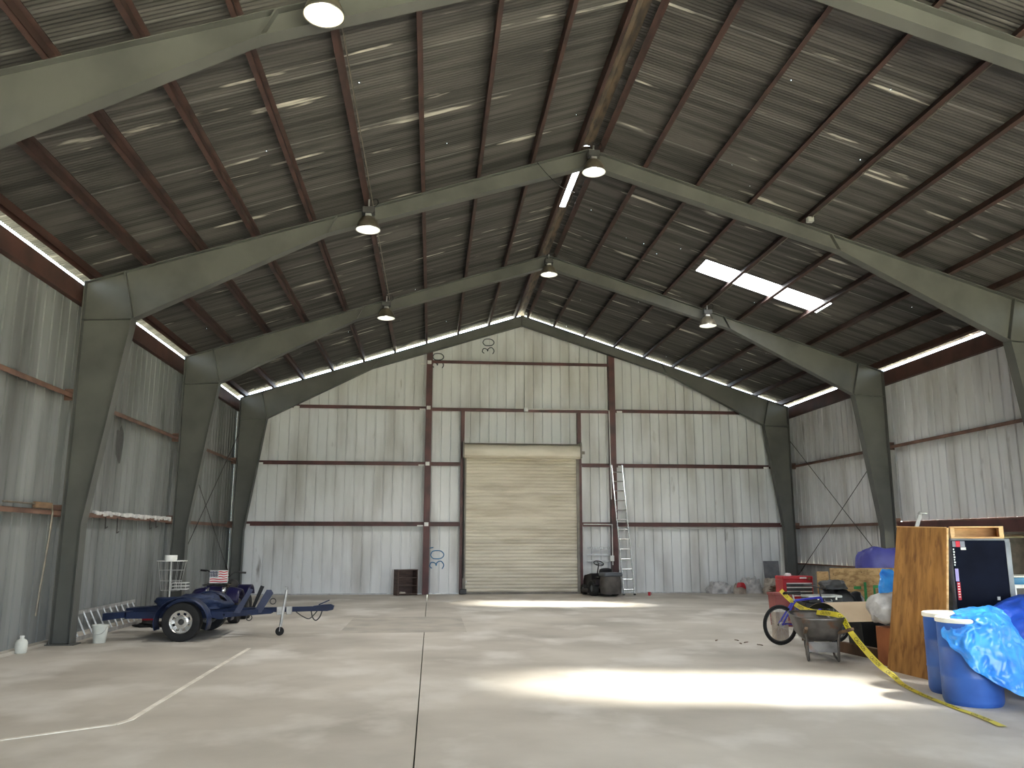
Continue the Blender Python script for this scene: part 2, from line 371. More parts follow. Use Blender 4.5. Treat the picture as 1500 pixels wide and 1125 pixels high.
for z, xe in ((2.19, 8.75), (4.12, 8.45), (5.95, 7.45)):
    for s in (-1, 1):
        a, b = sorted((s*3.15, s*xe)); zgirt(a, b, z)
        if z < 5: a, b = sorted((s*2.0, s*2.95)); zgirt(a, b, z)
zgirt(-2.95, 2.95, 5.92); zgirt(-2.95, 2.95, 7.52)
for x, z in ((-3.05, 2.19), (-3.05, 4.12), (-3.05, 5.95), (-3.05, 7.47)):
    MB().box(x-.075, x+.055, 26.90, 26.92, z-.07, z+.05).build('clip', 'white', wb)
    MB().box(x-.30, x-.11, 26.975, 26.989, z-.08, z-.035).build('clip', 'white', wb)
for x, z in ((8.28, 4.12), (3.3, 5.95), (3.3, 4.12), (-8.35, 4.12), (-8.65, 2.19), (-7.3, 5.95)):
    MB().box(x-.09, x+.09, 26.975, 26.989, z-.07, z-.01).build('clip', 'white', wb)
MB().box(-HALF, HALF, YB-.05, YB-.01, 0, .035).build('base_angle', 'galv', wb)
for pts in ([(.14, 27.1, 7.42), (.14, 27.1, 5.99)], [(.14, 26.97, 5.95), (2.85, 26.97, 5.97), (2.93, 26.9, 5.93), (2.95, 26.9, 3.0)], [(3.86, 27.1, 1.45), (3.86, 27.1, 2.07), (8.6, 27.1, 2.07), (8.66, 27.1, 2.03), (8.66, 27.1, .65)],
            [(2.02, 27.1, 2.13), (2.02, 27.1, .25)], [(2.02, 26.96, 2.19), (2.95, 26.9, 2.19), (2.95, 26.9, .9)]):
    MB().tube(pts, .017, 6).build('conduit', 'white', wb)
MB().bbox(.07, .22, 26.9, 26.97, 5.86, 6.0, .01).build('junction_box', 'galv', wb)
MB().bbox(2.86, 2.99, 26.84, 26.91, 1.02, 1.2, .01).build('junction_box', 'white', wb)
# painted foot marks: 30' three times, lettered sideways
def stroke(pts, T, n=7, r=.014):
    return [T(p) for p in cat2([Vector((a, b, 0)) for a, b in pts], n)]
def mark30(cx, cz, h, mat, foot=True):
    def T(p): return Vector((cx-(p.y-.5)*h*.75, YB-.012, cz+(p.x-1)*h*.62))
    S = [[(0.1, .85), (.3, 1.02), (.62, .9), (.55, .62), (.35, .55), (.62, .48), (.72, .2), (.4, 0), (.05, .12)],
         [(1.25, .98), (.95, .75), (.98, .2), (1.3, 0), (1.62, .25), (1.6, .8), (1.25, .98)]]
    if foot: S.append([(1.85, 1.05), (1.93, .78)])
    m = MB()
    for st in S:
        pts = stroke([(2-a if False else a, b) for a, b in st], T); m.tube([(p.x, p.y, p.z) for p in pts], .016, 5)
    o = m.build('painted_mark', mat, wb); o['label'] = "handwritten 30' mark lettered sideways"; return o
def mark_side(cx, cz, h, mat, foot=True): return mark30(cx, cz, h, mat, foot)
mark_side(-2.70, 1.12, .58, 'chalkblue'); mark_side(-1.10, 8.15, .52, 'chalkdark'); mark_side(-2.78, 7.62, .5, 'chalkdark', True)
# peg rail on the wall by the mower
pr = MB().box(2.16, 2.93, 27.05, 27.075, 1.42, 1.46)
for k in range(12): pr.box(2.18+k*.063, 2.19+k*.063, 27.0, 27.06, 1.40, 1.47)
pr.build('peg_rail', 'galv', wb)
for z in (1.02, 1.22):
    MB().box(2.16, 2.93, 27.12, 27.16, z-.02, z+.02).build('batten', 'galv', wb)

# roll-up door
door = thing('door_1', 'cream slatted steel roll-up door in the end wall', 'door', (0, 26.98, 0), kind='structure')
NS = 40; ph = 4.30/NS; m = MB(); n = 8
for k in range(n+1):
    t = k/n; m.v += [(-1.84, -.034*math.sin(math.pi*t)**.7+.012*t, ph*t*1.12), (1.84, -.034*math.sin(math.pi*t)**.7+.012*t, ph*t*1.12)]
m.f = [(2*k, 2*k+1, 2*k+3, 2*k+2) for k in range(n)]
sme = m.mesh('slat', M['slat'], True)
for k in range(NS): link(sme, 'slat', door, (0, .03, .06+k*ph))
MB().box(-1.82, 1.82, .0, .05, 0.0, .06).build('bottom_bar', 'doorsteel', door)
for s in (-1, 1):
    a, b = sorted((s*1.80, s*1.90)); MB().box(a, b, -.055, -.03, 0, 4.38).box(a, b, .055, .07, 0, 4.38).box(s*1.895-.006, s*1.895+.006, -.055, .07, 0, 4.38).build('guide_rail', 'doorsteel', door)
    a, b = sorted((s*1.88, s*1.93)); MB().prism([(-.48, 4.30), (.1, 4.30), (.1, 4.82), (-.40, 4.82), (-.48, 4.7)], a, b, 'x').build('bracket', 'doorsteel', door)
prof = [(-.06, 4.30), (-.36, 4.30), (-.43, 4.36), (-.45, 4.52), (-.40, 4.66), (-.28, 4.74), (.1, 4.74), (.1, 4.30)]
MB().prism(prof, -1.88, 1.88, 'x').build('hood', 'slat', door, ang=40)
MB().box(-1.88, 1.88, -.41, .1, 4.74, 4.76).build('hood_trim', 'doorsteel', door)
MB().tube([(1.93, -.2, 4.5), (2.06, -.2, 4.5)], .05, 10).build('axle_end', 'doorsteel', door)
m = MB().tube([(-1.86, -.10, 4.4), (-1.86, -.10, .5)], .010, 5).tube([(-1.89, -.12, 4.4), (-1.89, -.12, .5)], .010, 5); m.build('hand_chain', 'black', door)
MB().bbox(-1.98, -1.76, -.22, -.06, .02, .17, .015).build('floor_bracket', 'darkgrey', door)
MB().bbox(-1.79, -1.75, -.03, 0.0, .36, .42, .006).build('latch', 'white', door)

# side walls
def sidewall(s, name, label, mat):
    wl = thing(name, label, 'wall', kind='structure'); y = YF; i = 0
    while y < YB:
        w = min(PW, YB-y)
        z0 = .02
        if s == 1:
            if 8.3 < y+.4 < 20.45: z0 = 2.17
            elif y > 20.3: z0 = .92
        panel(wl, mat, (s*HALF, y, 0), (0, 1, 0), (s, 0, 0), w+.008, z0, lambda u: 6.0, .002*(i % 2)); y += PW; i += 1
    for (a, b) in bays:
        if a > 14 or s == -1 or a < 8 or True:
            for z in (2.15, 4.12):
                m = MB(); x0, x1 = sorted((s*9.01, s*9.195)); xi = s*9.01
                m.box(x0, x1, a+.02, b-.02, z-.004, z+.004); i0, i1 = sorted((xi, xi+s*.01)); m.box(i0, i1, a+.02, b-.02, z-.075, z+.004)
                m.build('girt', 'girt_side', wl)
        x0, x1 = sorted((s*9.08, s*9.19)); MB().box(x0, x1, a, b, 5.76, 6.09 if s < 0 else 6.13).build('eave_girt', 'eave', wl)
    for k in range(5):
        for z in (2.15, 4.12):
            a, b = sorted((s*9.01, s*9.19)); MB().box(a, b, FR[k]+.1, FR[k]+.11, z-.1, z+.1).build('girt_clip', 'girt_side', wl)
    # rod bracing in the end bay
    if True:
        xr = s*8.97
        m = MB().tube([(xr, 26.55, 4.95), (xr, 21.0, .95)], .011, 6).tube([(xr, 26.5, .6), (xr, 20.95, 4.05)], .011, 6)
        m.build('brace_rod', 'rod', wl)
        MB().tube([(xr, 21.3, 1.17), (xr, 21.05, .985)], .022, 6).build('turnbuckle', 'rod', wl)
        MB().tube([(xr, 26.3, .72), (xr, 26.02, .90)], .022, 6).build('turnbuckle', 'rod', wl)
    return wl
wl = sidewall(-1, 'wall_left', 'dirty pale ribbed metal side wall with painted-in shade behind the tow dolly', 'wallpanel_shaded')
wr = sidewall(1, 'wall_right', 'pale ribbed metal side wall above the side opening', 'wallpanel')
MB().box(-HALF, -9.05, YF, YB, 0, .05).build('base_curb', 'concrete', wl)
# low grey wainscot in the last bay, header and posts of the side opening
for k in range(4):
    a = 20.72+k*1.6; MB().box(9.10, 9.19, a, min(a+1.59, YB-.02), 0, .92).build('wainscot_board', 'blockwall', wr)
MB().box(9.04, 9.19, 20.7, YB-.05, .92, .96).build('wainscot_cap', 'girt_side', wr)
MB().box(9.0, 9.2, 8.6, 20.5, 1.86, 2.12).build('header', 'girt', wr)
for y in (17.45, 14.62, 11.5): MB().box(9.02, 9.18, y-.09, y+.09, 0, 1.86).build('post', 'girt', wr)
# front wall behind the viewer, with its open doorway
wf = thing('wall_front', 'pale ribbed metal front wall with a wide open doorway', 'wall', kind='structure')
x = -HALF; i = 0
while x < HALF:
    w = min(PW, HALF-x); z0 = .01 if (x+w/2 < DOORX0 or x+w/2 > DOORX1) else DOORZ
    panel(wf, 'wallpanel', (x, YF, 0), (1, 0, 0), (0, -1, 0), w+.005, z0, lambda u, x=x: RT(abs(x+u))+.12, .002*(i % 2)); x += PW; i += 1
MB().box(DOORX0-.1, DOORX1+.1, YF+.02, YF+.2, DOORZ-.05, DOORZ+.15).build('door_header', 'girt', wf)

# ------------------------------------------------------------------ more materials
M['shade'] = pmat('shade', (120, 112, 98), (98, 92, 82), rough=.4, metal=.5, scale=6)
M['reflector'] = pmat('reflector', (230, 232, 226), rough=.3, metal=.2)
M['bulb'] = emat('bulb', (1, .84, .52), 16)
M['bulbcool'] = emat('bulbcool', (1, .97, .86), 8)
M['dollyblue'] = pmat('dollyblue', (28, 42, 74), (20, 30, 56), rough=.4, metal=.2, scale=3)
M['plateblue'] = pmat('plateblue', (62, 68, 92), (50, 56, 76), rough=.45, metal=.2, scale=3)
M['tyre'] = pmat('tyre', (30, 30, 31), (22, 22, 22), rough=.8, scale=8)
M['chrome'] = pmat('chrome', (214, 214, 212), rough=.25, metal=.85)
M['tarpnavy'] = pmat('tarpnavy', (24, 40, 72), (18, 30, 56), rough=.7, scale=3)
M['tarpblue'] = pmat('tarpblue', (58, 146, 222), (40, 116, 204), rough=.30, scale=4, spec=.6)
M['tarpdeep'] = pmat('tarpdeep', (36, 80, 186), (28, 62, 150), rough=.35, scale=4, spec=.5)
M['tarppurple'] = pmat('tarppurple', (72, 74, 150), (58, 60, 128), rough=.45, scale=3)
M['purple'] = pmat('purple', (26, 24, 66), (18, 17, 46), rough=.3)
M['engine'] = pmat('engine', (44, 40, 36), (26, 24, 22), rough=.5, metal=.4, scale=9)
M['bronze'] = pmat('bronze', (112, 92, 66), (80, 66, 50), rough=.4, metal=.5, scale=9)
M['red'] = pmat('red', (176, 34, 44), (150, 26, 38), rough=.35, scale=4)
M['redfade'] = pmat('redfade', (150, 84, 80), (130, 66, 64), rough=.6, scale=4)
M['bucket'] = pmat('bucket', (214, 216, 208), (196, 198, 190), rough=.5, scale=5)
M['brownwood'] = pmat('brownwood', (92, 74, 66), (70, 54, 48), rough=.5, scale=4, stretch=(1, 1, 6))
M['plywood'] = pmat('plywood', (170, 124, 66), (128, 88, 42), rough=.6, scale=3.5, stretch=(3, 3, .55), lo=.35, hi=.68, detail=9, c3=(112, 74, 36), s3=5, st3=(2.5, 2.5, .9), lo3=.52, hi3=.72)
M['palewood'] = pmat('palewood', (222, 186, 134), (196, 156, 104), rough=.6, scale=5, stretch=(1, 1, 4))
M['osb'] = pmat('osb', (190, 156, 108), (150, 116, 74), rough=.75, scale=9, stretch=(1, 1, 2), detail=8, c3=(104, 76, 48), s3=14, lo3=.62, hi3=.7)
M['greenpaint'] = pmat('greenpaint', (44, 140, 72), (36, 116, 62), rough=.6, scale=8)
M['navy'] = pmat('navy', (20, 24, 38), (15, 18, 29), rough=.85, scale=3, spec=.08)
M['greyedge'] = pmat('greyedge', (134, 140, 146), (104, 110, 116), rough=.5, scale=4)
M['stickerred'] = pmat('stickerred', (190, 40, 58), rough=.6)
M['stickerlilac'] = pmat('stickerlilac', (160, 150, 204), rough=.6)
M['stickergrey'] = pmat('stickergrey', (120, 124, 134), rough=.6)
M['drum'] = pmat('drum', (54, 96, 172), (42, 78, 148), rough=.38, scale=2.5)
M['lid'] = pmat('lid', (238, 236, 224), (220, 218, 206), rough=.5, scale=4)
M['barrow'] = pmat('barrow', (108, 104, 100), (80, 76, 72), rough=.38, metal=.5, scale=4, c3=(112, 74, 50), s3=5, lo3=.6, hi3=.75)
M['oldwood'] = pmat('oldwood', (120, 96, 72), (92, 74, 58), rough=.7, scale=5, stretch=(1, 1, 3))
M['bikeblue'] = pmat('bikeblue', (56, 56, 166), rough=.3)
M['tan'] = pmat('tan', (218, 196, 166), (206, 182, 152), rough=.65, scale=2)
M['greenback'] = pmat('greenback', (50, 54, 34), (38, 36, 26), rough=.9, scale=4)
M['plastic'] = pmat('plastic', (190, 188, 184), (158, 156, 154), rough=.32, scale=7, bump=.6, bscale=9, spec=.7)
M['cardboard'] = pmat('cardboard', (158, 96, 58), (138, 82, 50), rough=.8, scale=3)
M['mudwood'] = pmat('mudwood', (104, 78, 56), (80, 60, 44), rough=.8, scale=3, stretch=(2, 2, 1))
M['yellow'] = pmat('yellow', (226, 210, 50), (208, 190, 40), rough=.4)
M['ink'] = pmat('ink', (30, 28, 20), rough=.7)
M['bagfabric'] = pmat('bagfabric', (84, 80, 76), (62, 58, 56), rough=.8, scale=5, bump=.2)
M['lidgrey'] = pmat('lidgrey', (86, 90, 96), rough=.45)
M['mowerdark'] = pmat('mowerdark', (40, 34, 36), (28, 24, 26), rough=.45, scale=4)
M['tarpgrey'] = pmat('tarpgrey', (206, 204, 202), (164, 163, 163), rough=.7, scale=5)
M['tarptan'] = pmat('tarptan', (178, 168, 156), (146, 136, 126), rough=.8, scale=5)
M['sackbrown'] = pmat('sackbrown', (110, 80, 62), (84, 60, 48), rough=.85, scale=6)
M['teal'] = pmat('teal', (46, 132, 176), (38, 112, 154), rough=.45, scale=3)
M['cream'] = pmat('cream', (224, 220, 184), (206, 202, 164), rough=.4, scale=2)
M['flagnavy'] = pmat('flagnavy', (30, 32, 66), rough=.6)
M['boardgrey'] = pmat('boardgrey', (124, 124, 126), (104, 104, 108), rough=.8, scale=4)

# ------------------------------------------------------------------ high bay lamps
def lamp(x, y, zr, ztop, label, power, warm):
    t = thing('high_bay_lamp', label, 'lamp', (x, y, zr), group='high bay lamps under the frames')
    prof = [(.218, 0), (.216, .02), (.205, .06), (.175, .14), (.125, .215), (.08, .245)]
    sh = MB().lathe(prof, 28, cap=False).build('shade', 'shade', t, True)
    MB().lathe([(r-.006, z+.0005) for r, z in prof[:-1]]+[(.0, .225)], 28, cap=False).build('reflector', 'reflector', sh, True)
    MB().lathe([(.217, 0), (.223, -.006), (.223, .012), (.217, .014)], 28, cap=False).build('rim', 'chrome', sh, True)
    MB().bbox(-.055, .055, -.055, .055, .24, .30, .008).build('socket', 'galv', t)
    MB().bbox(-.11, .11, -.08, .08, .30, .42, .012).build('ballast', 'darkgrey', t)
    MB().tube([(0, 0, .42), (0, 0, ztop-zr)], .016, 8).build('hanger', 'galv', t)
    MB().tube(cat2([(.06, 0, .42), (.16, 0, .50), (.13, .02, .60), (.04, .03, ztop-zr)], 5), .007, 5).build('cord', 'black', t)
    MB().lathe([(.012, .23), (.03, .2), (.055, .13), (.055, .09), (.035, .055), (.006, .04)], 14).build('bulb', 'bulb' if warm else 'bulbcool', t, True)
    l = bpy.data.lights.new('lamp_light', 'SPOT'); l.energy = power; l.spot_size = math.radians(138); l.spot_blend = .45; l.shadow_soft_size = .08
    l.color = (1, .90, .74) if warm else (1, .97, .92)
    o = bpy.data.objects.new('lamp_light', l); col.objects.link(o); o.parent = t; o.location = (0, 0, .03)
LAMPP = 360
ZP = RT(4.15)
lamp(-4.15, FR[3]-.30, 7.24, ZP, 'glaring warm high bay lamp under the fourth frame from the end wall', LAMPP*1.2, True)
lamp(-4.12, FR[2]-.30, 7.13, ZP, 'lit high bay lamp on the left slope of the third frame from the end wall', LAMPP, False)
lamp(-4.12, FR[1]-.30, 7.13, ZP, 'lit high bay lamp on the second frame, over the tow dolly side', LAMPP, False)
lamp(0, FR[2]-.30, 8.42, 8.95, 'high bay lamp at the ridge of the third frame from the end wall', LAMPP*.6, False)
lamp(0, FR[1]-.30, 8.40, 8.95, 'high bay lamp at the ridge of the second frame from the end wall', LAMPP*.6, False)
lamp(4.15, FR[1]-.30, 7.15, ZP, 'high bay lamp on the second frame beside the skylight', LAMPP*.6, False)
m = MB().bbox(4.08, 4.2, 14.2, 14.3, 7.60, 7.70, .01); m.build('lamp_bracket', 'galv', ceiling)
MB().tube(cat2([(-1.05, 14.35, 8.62), (-.85, 14.3, 8.35), (-.6, 14.3, 8.12), (-.35, 14.35, 8.05)], 6), .008, 5).build('loose_cord', 'black', ceiling)

# ------------------------------------------------------------------ shared part makers
def tyre_prof(R, w, rim): # lathe about z, width along z
    h = w/2
    return [(rim, -h*.8), (R*.86, -h), (R*.96, -h*.92), (R, -h*.6), (R, h*.6), (R*.96, h*.92), (R*.86, h), (rim, h*.8)]
def blob(name, size, seed, mat, parent=None, loc=(0, 0, 0), amp=.25, freq=2.5, rz=0, nu=40, nv=16, fold=.5, boxy=2.6, flat=.6):
    m = MB(); sx, sy, sz = size; of = Vector((seed*7.1, seed*3.3, seed*1.7))
    def fn(u, v):
        a = u*2*math.pi; ph = v*math.pi/2
        c, s_ = math.cos(a), math.sin(a); k = (abs(c)**boxy+abs(s_)**boxy)**(-1/boxy)
        cr = max(math.cos(ph), 0)**flat; p = Vector((c*k*cr, s_*k*cr, math.sin(ph)**(.8 if flat > .5 else .55)))
        n1 = noise.noise(p*freq+of); n2 = abs(noise.noise(p*freq*2.3+of)); f = 1+amp*n1-fold*amp*n2
        q = Vector((p.x*sx*f, p.y*sy*f, max(p.z*sz*(1+amp*n1*.9-fold*amp*n2), 0)))
        if v == 0: q.z = 0
        return q
    m.grid(nu, nv, fn)
    o = m.build(name, mat, parent, True, loc); o.rotation_euler = (0, 0, rz); return o
def sheet_rows(name, rows, mat, amp, seed, freq=5, nu=10, nv=10, parent=None, solid=.005):
    rr = [cat2(r, nu) for r in rows]; cols = [cat2([r[i] for r in rr], nv) for i in range(len(rr[0]))]
    H = len(cols[0]); Wd = len(cols); m = MB(); of = Vector((seed*5.3, seed*2.1, 0))
    for j in range(H):
        for i in range(Wd):
            p = cols[i][j]
            n = Vector((noise.noise(p*freq+of), noise.noise(p*freq+of+Vector((9, 0, 0))), noise.noise(p*freq*.9+of+Vector((0, 9, 0)))))
            r = 1-2*abs(noise.noise(p*freq*1.6+of)); r2 = abs(noise.noise(p*freq*3.5+of))
            m.v.append(p+n*amp+Vector((-.55, -.75, .35))*((r*.8-r2*.7)*amp))
    m.f = [(j*Wd+i, j*Wd+i+1, (j+1)*Wd+i+1, (j+1)*Wd+i) for j in range(H-1) for i in range(Wd-1)]
    return m.build(name, mat, parent, True, solid=solid)
RX = math.pi/2

# ------------------------------------------------------------------ tow dolly
td = thing('tow_dolly', 'blue steel tow dolly with chrome wheels parked along the left wall', 'trailer', (-7.05, 15.85, 0))
for s in (-1, 1):
    T = Tr((0, s*.90, .322), rx=RX)
    w = MB().lathe(tyre_prof(.322, .2, .19), 36, T, cap=False).build('wheel', 'tyre', td, ang=35)
    rim = MB().lathe([(.195, -s*-.085*0-.085), (.192, -.06), (.17, -.05), (.165, .05), (.192, .06), (.195, .085)], 32, T, cap=False)
    # dished face on the outer side with eight slots
    fz = .062 if s == -1 else -.062
    for k in range(8):
        a0 = 2*math.pi*k/8
        for (ra, rb, a1, a2) in ((.105, .185, a0-.22, a0+.22),):
            vs = []; n = 4
            for j in range(n+1):
                a = a1+(a2-a1)*j/n; vs += [(ra*math.cos(a), ra*math.sin(a), fz*.75), (rb*math.cos(a), rb*math.sin(a), fz)]
            rim.add(vs, [(2*j, 2*j+1, 2*j+3, 2*j+2) for j in range(n)], T)
    rim.lathe([(.193, fz*1.25), (.178, fz*1.1), (.178, fz), (.155, fz*.95)], 32, T, cap=False)
    rim.lathe([(.115, fz*.72), (.09, fz*.9), (.05, fz*.95)], 24, T, cap=False)
    rm_ = rim.build('rim', 'chrome', w)
    MB().lathe([(.02, fz*.6), (.05, fz*.7), (.048, fz*1.1), (.03, fz*1.3), (.0, fz*1.35)], 16, T, cap=False).build('hub', 'darkgrey', w)
    fn = MB(); n = 14; R = .40
    prof = []
    for k in range(n+1):
        a = math.radians(200-220*k/n); prof.append((R*1.06*math.cos(a)*1.05, .322+R*math.sin(a)))
    y0, y1 = s*.72, s*1.03
    def ff(u, v, prof=prof, y0=y0, y1=y1):
        i = min(int(round(u*n)), n); e = .022 if v in (0,) or v > .99 else 0; p = prof[i]; return (p[0]*(1-e*.6), y0+(y1-y0)*v, .322+(p[1]-.322)*(1-e*2))
    fn.grid(n, 6, ff); fn.build('fender', 'dollyblue', td, True, solid=.008)
    # wheel pans, ramps and stops
    MB().box(-1.0, .62, s*.55-.17, s*.55+.17, .40, .415).box(-1.0, .62, s*.55-.18, s*.55-.165, .36, .47).box(-1.0, .62, s*.55+.165, s*.55+.18, .36, .47).build('wheel_pan', 'dollyblue', td)
    MB().prism([(-1.36, .33), (-.98, .38), (-.98, .47), (-1.36, .45)], s*.55-.18, s*.55+.18).build('ramp', 'dollyblue', td)
    MB().prism([(.74 if s < 0 else .84, .42), (.86 if s < 0 else .90, .42), (1.06, .82), (.99, .84)], s*.50-.006, s*.50+.006).build('wheel_stop', 'plateblue' if s < 0 else 'black', td)
MB().prism([(1.02, .40), (1.16, .40), (1.36, .74), (1.32, .80), (1.24, .80)], -.226, -.214).build('wheel_stop', 'plateblue', td)
MB().box(-.07, .07, -.80, .80, .26, .40).box(-.40, -.30, -.7, .7, .33, .40).box(.50, .62, -.7, .7, .34, .42).build('axle_beam', 'dollyblue', td)
fr = MB().bar((.5, -.62, .40), (1.30, -.05, .42), .07, .09).bar((.5, .62, .40), (1.30, .05, .42), .07, .09).bar((.2, 0, .42), (2.08, 0, .45), .075, .085).box(-.4, .6, -.38, .38, .395, .405)
fr.build('tongue', 'dollyblue', td)
cp = MB().prism([(2.05, .41), (2.30, .41), (2.40, .43), (2.42, .50), (2.36, .53), (2.2, .52), (2.05, .50)], -.055, .055).bar((2.14, 0, .52), (2.33, 0, .60), .035, .02)
cp.build('coupler', 'dollyblue', td)
jk = MB().tube([(1.58, -.14, .79), (1.50, -.14, .16)], .027, 10).build('jack', 'galv', td)
MB().bbox(1.42, 1.52, -.17, -.05, .36, .50, .01).bbox(1.58, 1.68, -.12, -.05, .36, .50, .01).build('jack_bracket', 'galv', jk)
MB().lathe(tyre_prof(.075, .05, .03), 18, Tr((1.49, -.14, .075), rx=RX)).build('jack_wheel', 'tyre', jk, ang=40)
MB().bar((1.50, -.17, .2), (1.49, -.172, .075), .03, .008).bar((1.50, -.11, .2), (1.49, -.108, .075), .03, .008).build('jack_fork', 'galv', jk)
MB().tube([(1.585, -.14, .79), (1.60, -.14, .84), (1.56, -.2, .85)], .009, 6).build('jack_handle', 'galv', jk)
for pts in ([(1.75, -.05, .40), (1.86, -.08, .33), (1.98, -.06, .28), (2.06, -.04, .34), (2.12, -.05, .41)], [(2.0, .05, .42), (2.03, .05, .30), (2.09, .05, .24), (2.16, .05, .30), (2.2, .05, .41)]):
    MB().tube(cat2(pts, 6), .011, 6).build('safety_chain', 'darkgrey', td)
for (x, z) in ((.98, .33), (1.36, .60)):
    MB().tube([(x+.05*math.cos(a), -.33 if z < .5 else -.22, z+.05*math.sin(a)) for a in [k*2*math.pi/14 for k in range(14)]], .009, 6, closed=True).build('tie_ring', 'darkgrey', td)
o = blob('cover_sheet', (.58, .45, .24), 3, 'tarpnavy', None, (-7.12, 15.9, .475), amp=.35, freq=1.8, boxy=3)
tag(o, 'dark blue cloth cover lying crumpled on the tow dolly', 'cover')

# ------------------------------------------------------------------ quad bike behind the dolly
q = thing('quad_bike', 'dark quad bike with purple fenders standing behind the tow dolly', 'quad bike', (-7.24, 18.55, 0))
for sx, sy, r in ((-1, -.45, .25), (1, -.45, .25), (-1, .55, .26), (1, .55, .26)):
    T = Tr((sx*.34, sy, r), ry=RX); w = MB().lathe(tyre_prof(r, .2, .12), 24, T, cap=False).build('wheel', 'tyre', q, ang=35)
    MB().lathe([(.12, -.07), (.08, -.03), (.08, .03), (.12, .07)], 16, T).build('rim', 'darkgrey', w)
for sx in (-1, 1):
    m = MB(); n = 10
    def ff(u, v, sx=sx):
        a = math.radians(165-165*u); return (sx*(.20+.27*v), -.45-.33*math.cos(a)*(1-.1*v), .42+.30*math.sin(a)*(1-.15*v*v))
    m.grid(n, 6, ff).build('front_fender', 'purple', q, True, solid=.012)
    MB().grid(n, 6, lambda u, v, sx=sx: (sx*(.18+.28*v), .55-.34*math.cos(math.radians(165-165*u)), .44+.28*math.sin(math.radians(165-165*u)))).build('rear_fender', 'purple', q, True, solid=.012)
    MB().tube([(sx*.16, -.45, .30), (sx*.13, -.38, .72)], .028, 8).build('shock', 'engine', q)
    MB().lathe([(.0, -.03), (.06, -.02), (.065, .02), (.04, .05)], 14, Tr((sx*.13, -.66, .66), rx=RX)).build('headlight', 'chrome', q, True)
MB().bbox(-.16, .16, -.40, .62, .24, .50, .03).build('chassis', 'engine', q)
en = MB().bbox(-.15, .15, -.25, .20, .42, .62, .03)
for k in range(5): en.bbox(-.13, .13, -.22, .1, .62+k*.03, .635+k*.03, .004)
en.build('engine', 'bronze', q)
MB().grid(10, 12, lambda u, v: (.15*math.cos(math.pi*u)*(1-.25*v), -.15+.95*v, .66+.10*math.sin(math.pi*u)+.05*v*v)).build('seat', 'black', q, True, solid=.03)
MB().bbox(-.17, .17, -.72, -.42, .56, .74, .05).build('nose', 'purple', q)
hb = MB().tube(cat2([(-.44, -.18, 1.05), (-.28, -.24, 1.04), (-.14, -.32, .92), (0, -.33, .90), (.14, -.32, .92), (.28, -.24, 1.02), (.46, -.18, 1.0)], 6), .013, 8).tube([(0, -.33, .90), (0, -.42, .55)], .022, 8).build('handlebar', 'black', q)
for a, b in (((-.46, -.17, 1.052), (-.33, -.22, 1.043)), ((.34, -.22, 1.01), (.47, -.17, .998))): MB().tube([a, b], .02, 8).build('grip', 'black', hb)
rk = MB()
for k in range(4): rk.tube([(-.2+k*.13, -.80, .78), (-.2+k*.13, -.42, .79)], .01, 6)
rk.tube([(-.24, -.80, .78), (.24, -.80, .78)], .01, 6).tube([(-.24, -.42, .79), (.24, -.42, .79)], .01, 6).tube([(-.15, -.6, .78), (-.12, -.6, .7)], .01, 6).tube([(.15, -.6, .78), (.12, -.6, .7)], .01, 6)
rk.build('front_rack', 'black', q)
pl_ = MB().bbox(-.20, .17, -.462, -.452, .80, 1.06, .004).build('flag_plate', 'white', q); pl_['label'] = 'white plate printed with stars and stripes'
for k in range(5):
    x0 = -.02 if k < 3 else -.19; z = 1.035-k*.048
    MB().grid(10, 1, lambda u, v, x0=x0, z=z: (x0+(.16-x0)*u, -.4635, z-.02*v+.006*math.sin(u*8))).build('stripe', 'stickerred', pl_)
MB().box(-.195, -.03, -.4645, -.463, .92, 1.05).build('canton', 'flagnavy', pl_)
st = MB()
for a in range(5):
    for b in range(4): st.lathe([(.010, 0), (.010, .001)], 5, Tr((-.175+a*.032, -.4655, .935+b*.032), rx=RX))
st.build('stars', 'white', pl_)

# ------------------------------------------------------------------ wire stand with dish, bucket, ladder and small things by the left wall
wsd = thing('wire_stand', 'white wire basket stand on a slim pole by the left wall', 'stand', (-7.90, 17.05, 0))
MB().tube([(0, 0, .02), (-.02, 0, 1.27)], .016, 8).build('pole', 'white', wsd)
MB().lathe([(.22, 0), (.22, .015), (.03, .03)], 20).build('base', 'white', wsd)
MB().lathe([(.28, 1.27), (.28, 1.282), (.0, 1.283)], 26).build('top_plate', 'white', wsd)
wb_ = MB()
for k in range(14):
    a = 2*math.pi*k/14; wb_.tube([(.26*math.cos(a), .26*math.sin(a), 1.27), (.17*math.cos(a), .17*math.sin(a), .72)], .0035, 4)
for z, r in ((1.1, .232), (.9, .20), (.72, .17)): wb_.tube([(r*math.cos(a), r*math.sin(a), z) for a in [k*2*math.pi/20 for k in range(20)]], .004, 4, closed=True)
wb_.build('wire_basket', 'galv', wsd)
sh = MB()
for z in (.74, .80, .86): sh.tube([(.06, -.14, z), (.32, -.14, z), (.32, .12, z), (.06, .12, z)], .005, 4, closed=True)
for x in (.06, .15, .24, .32): sh.tube([(x, -.14, .74), (x, -.14, .86)], .004, 4)
sh.build('small_basket', 'white', wsd)
d = MB().lathe([(.10, 0), (.115, .02), (.115, .10), (.105, .10), (.095, .015)], 22).build('round_tub', 'white', None, loc=(-7.93, 17.05, 1.284), ang=40); tag(d, 'small white round tub on top of the wire stand', 'tub')
b = thing('plastic_bucket', 'white plastic bucket on the floor by the column', 'bucket', (-8.34, 14.88, 0))
MB().lathe([(.095, 0), (.098, .004), (.125, .265), (.134, .265), (.134, .29), (.120, .29), (.093, .01), (.0, .01)], 26, cap=False).build('body', 'bucket', b, ang=40)
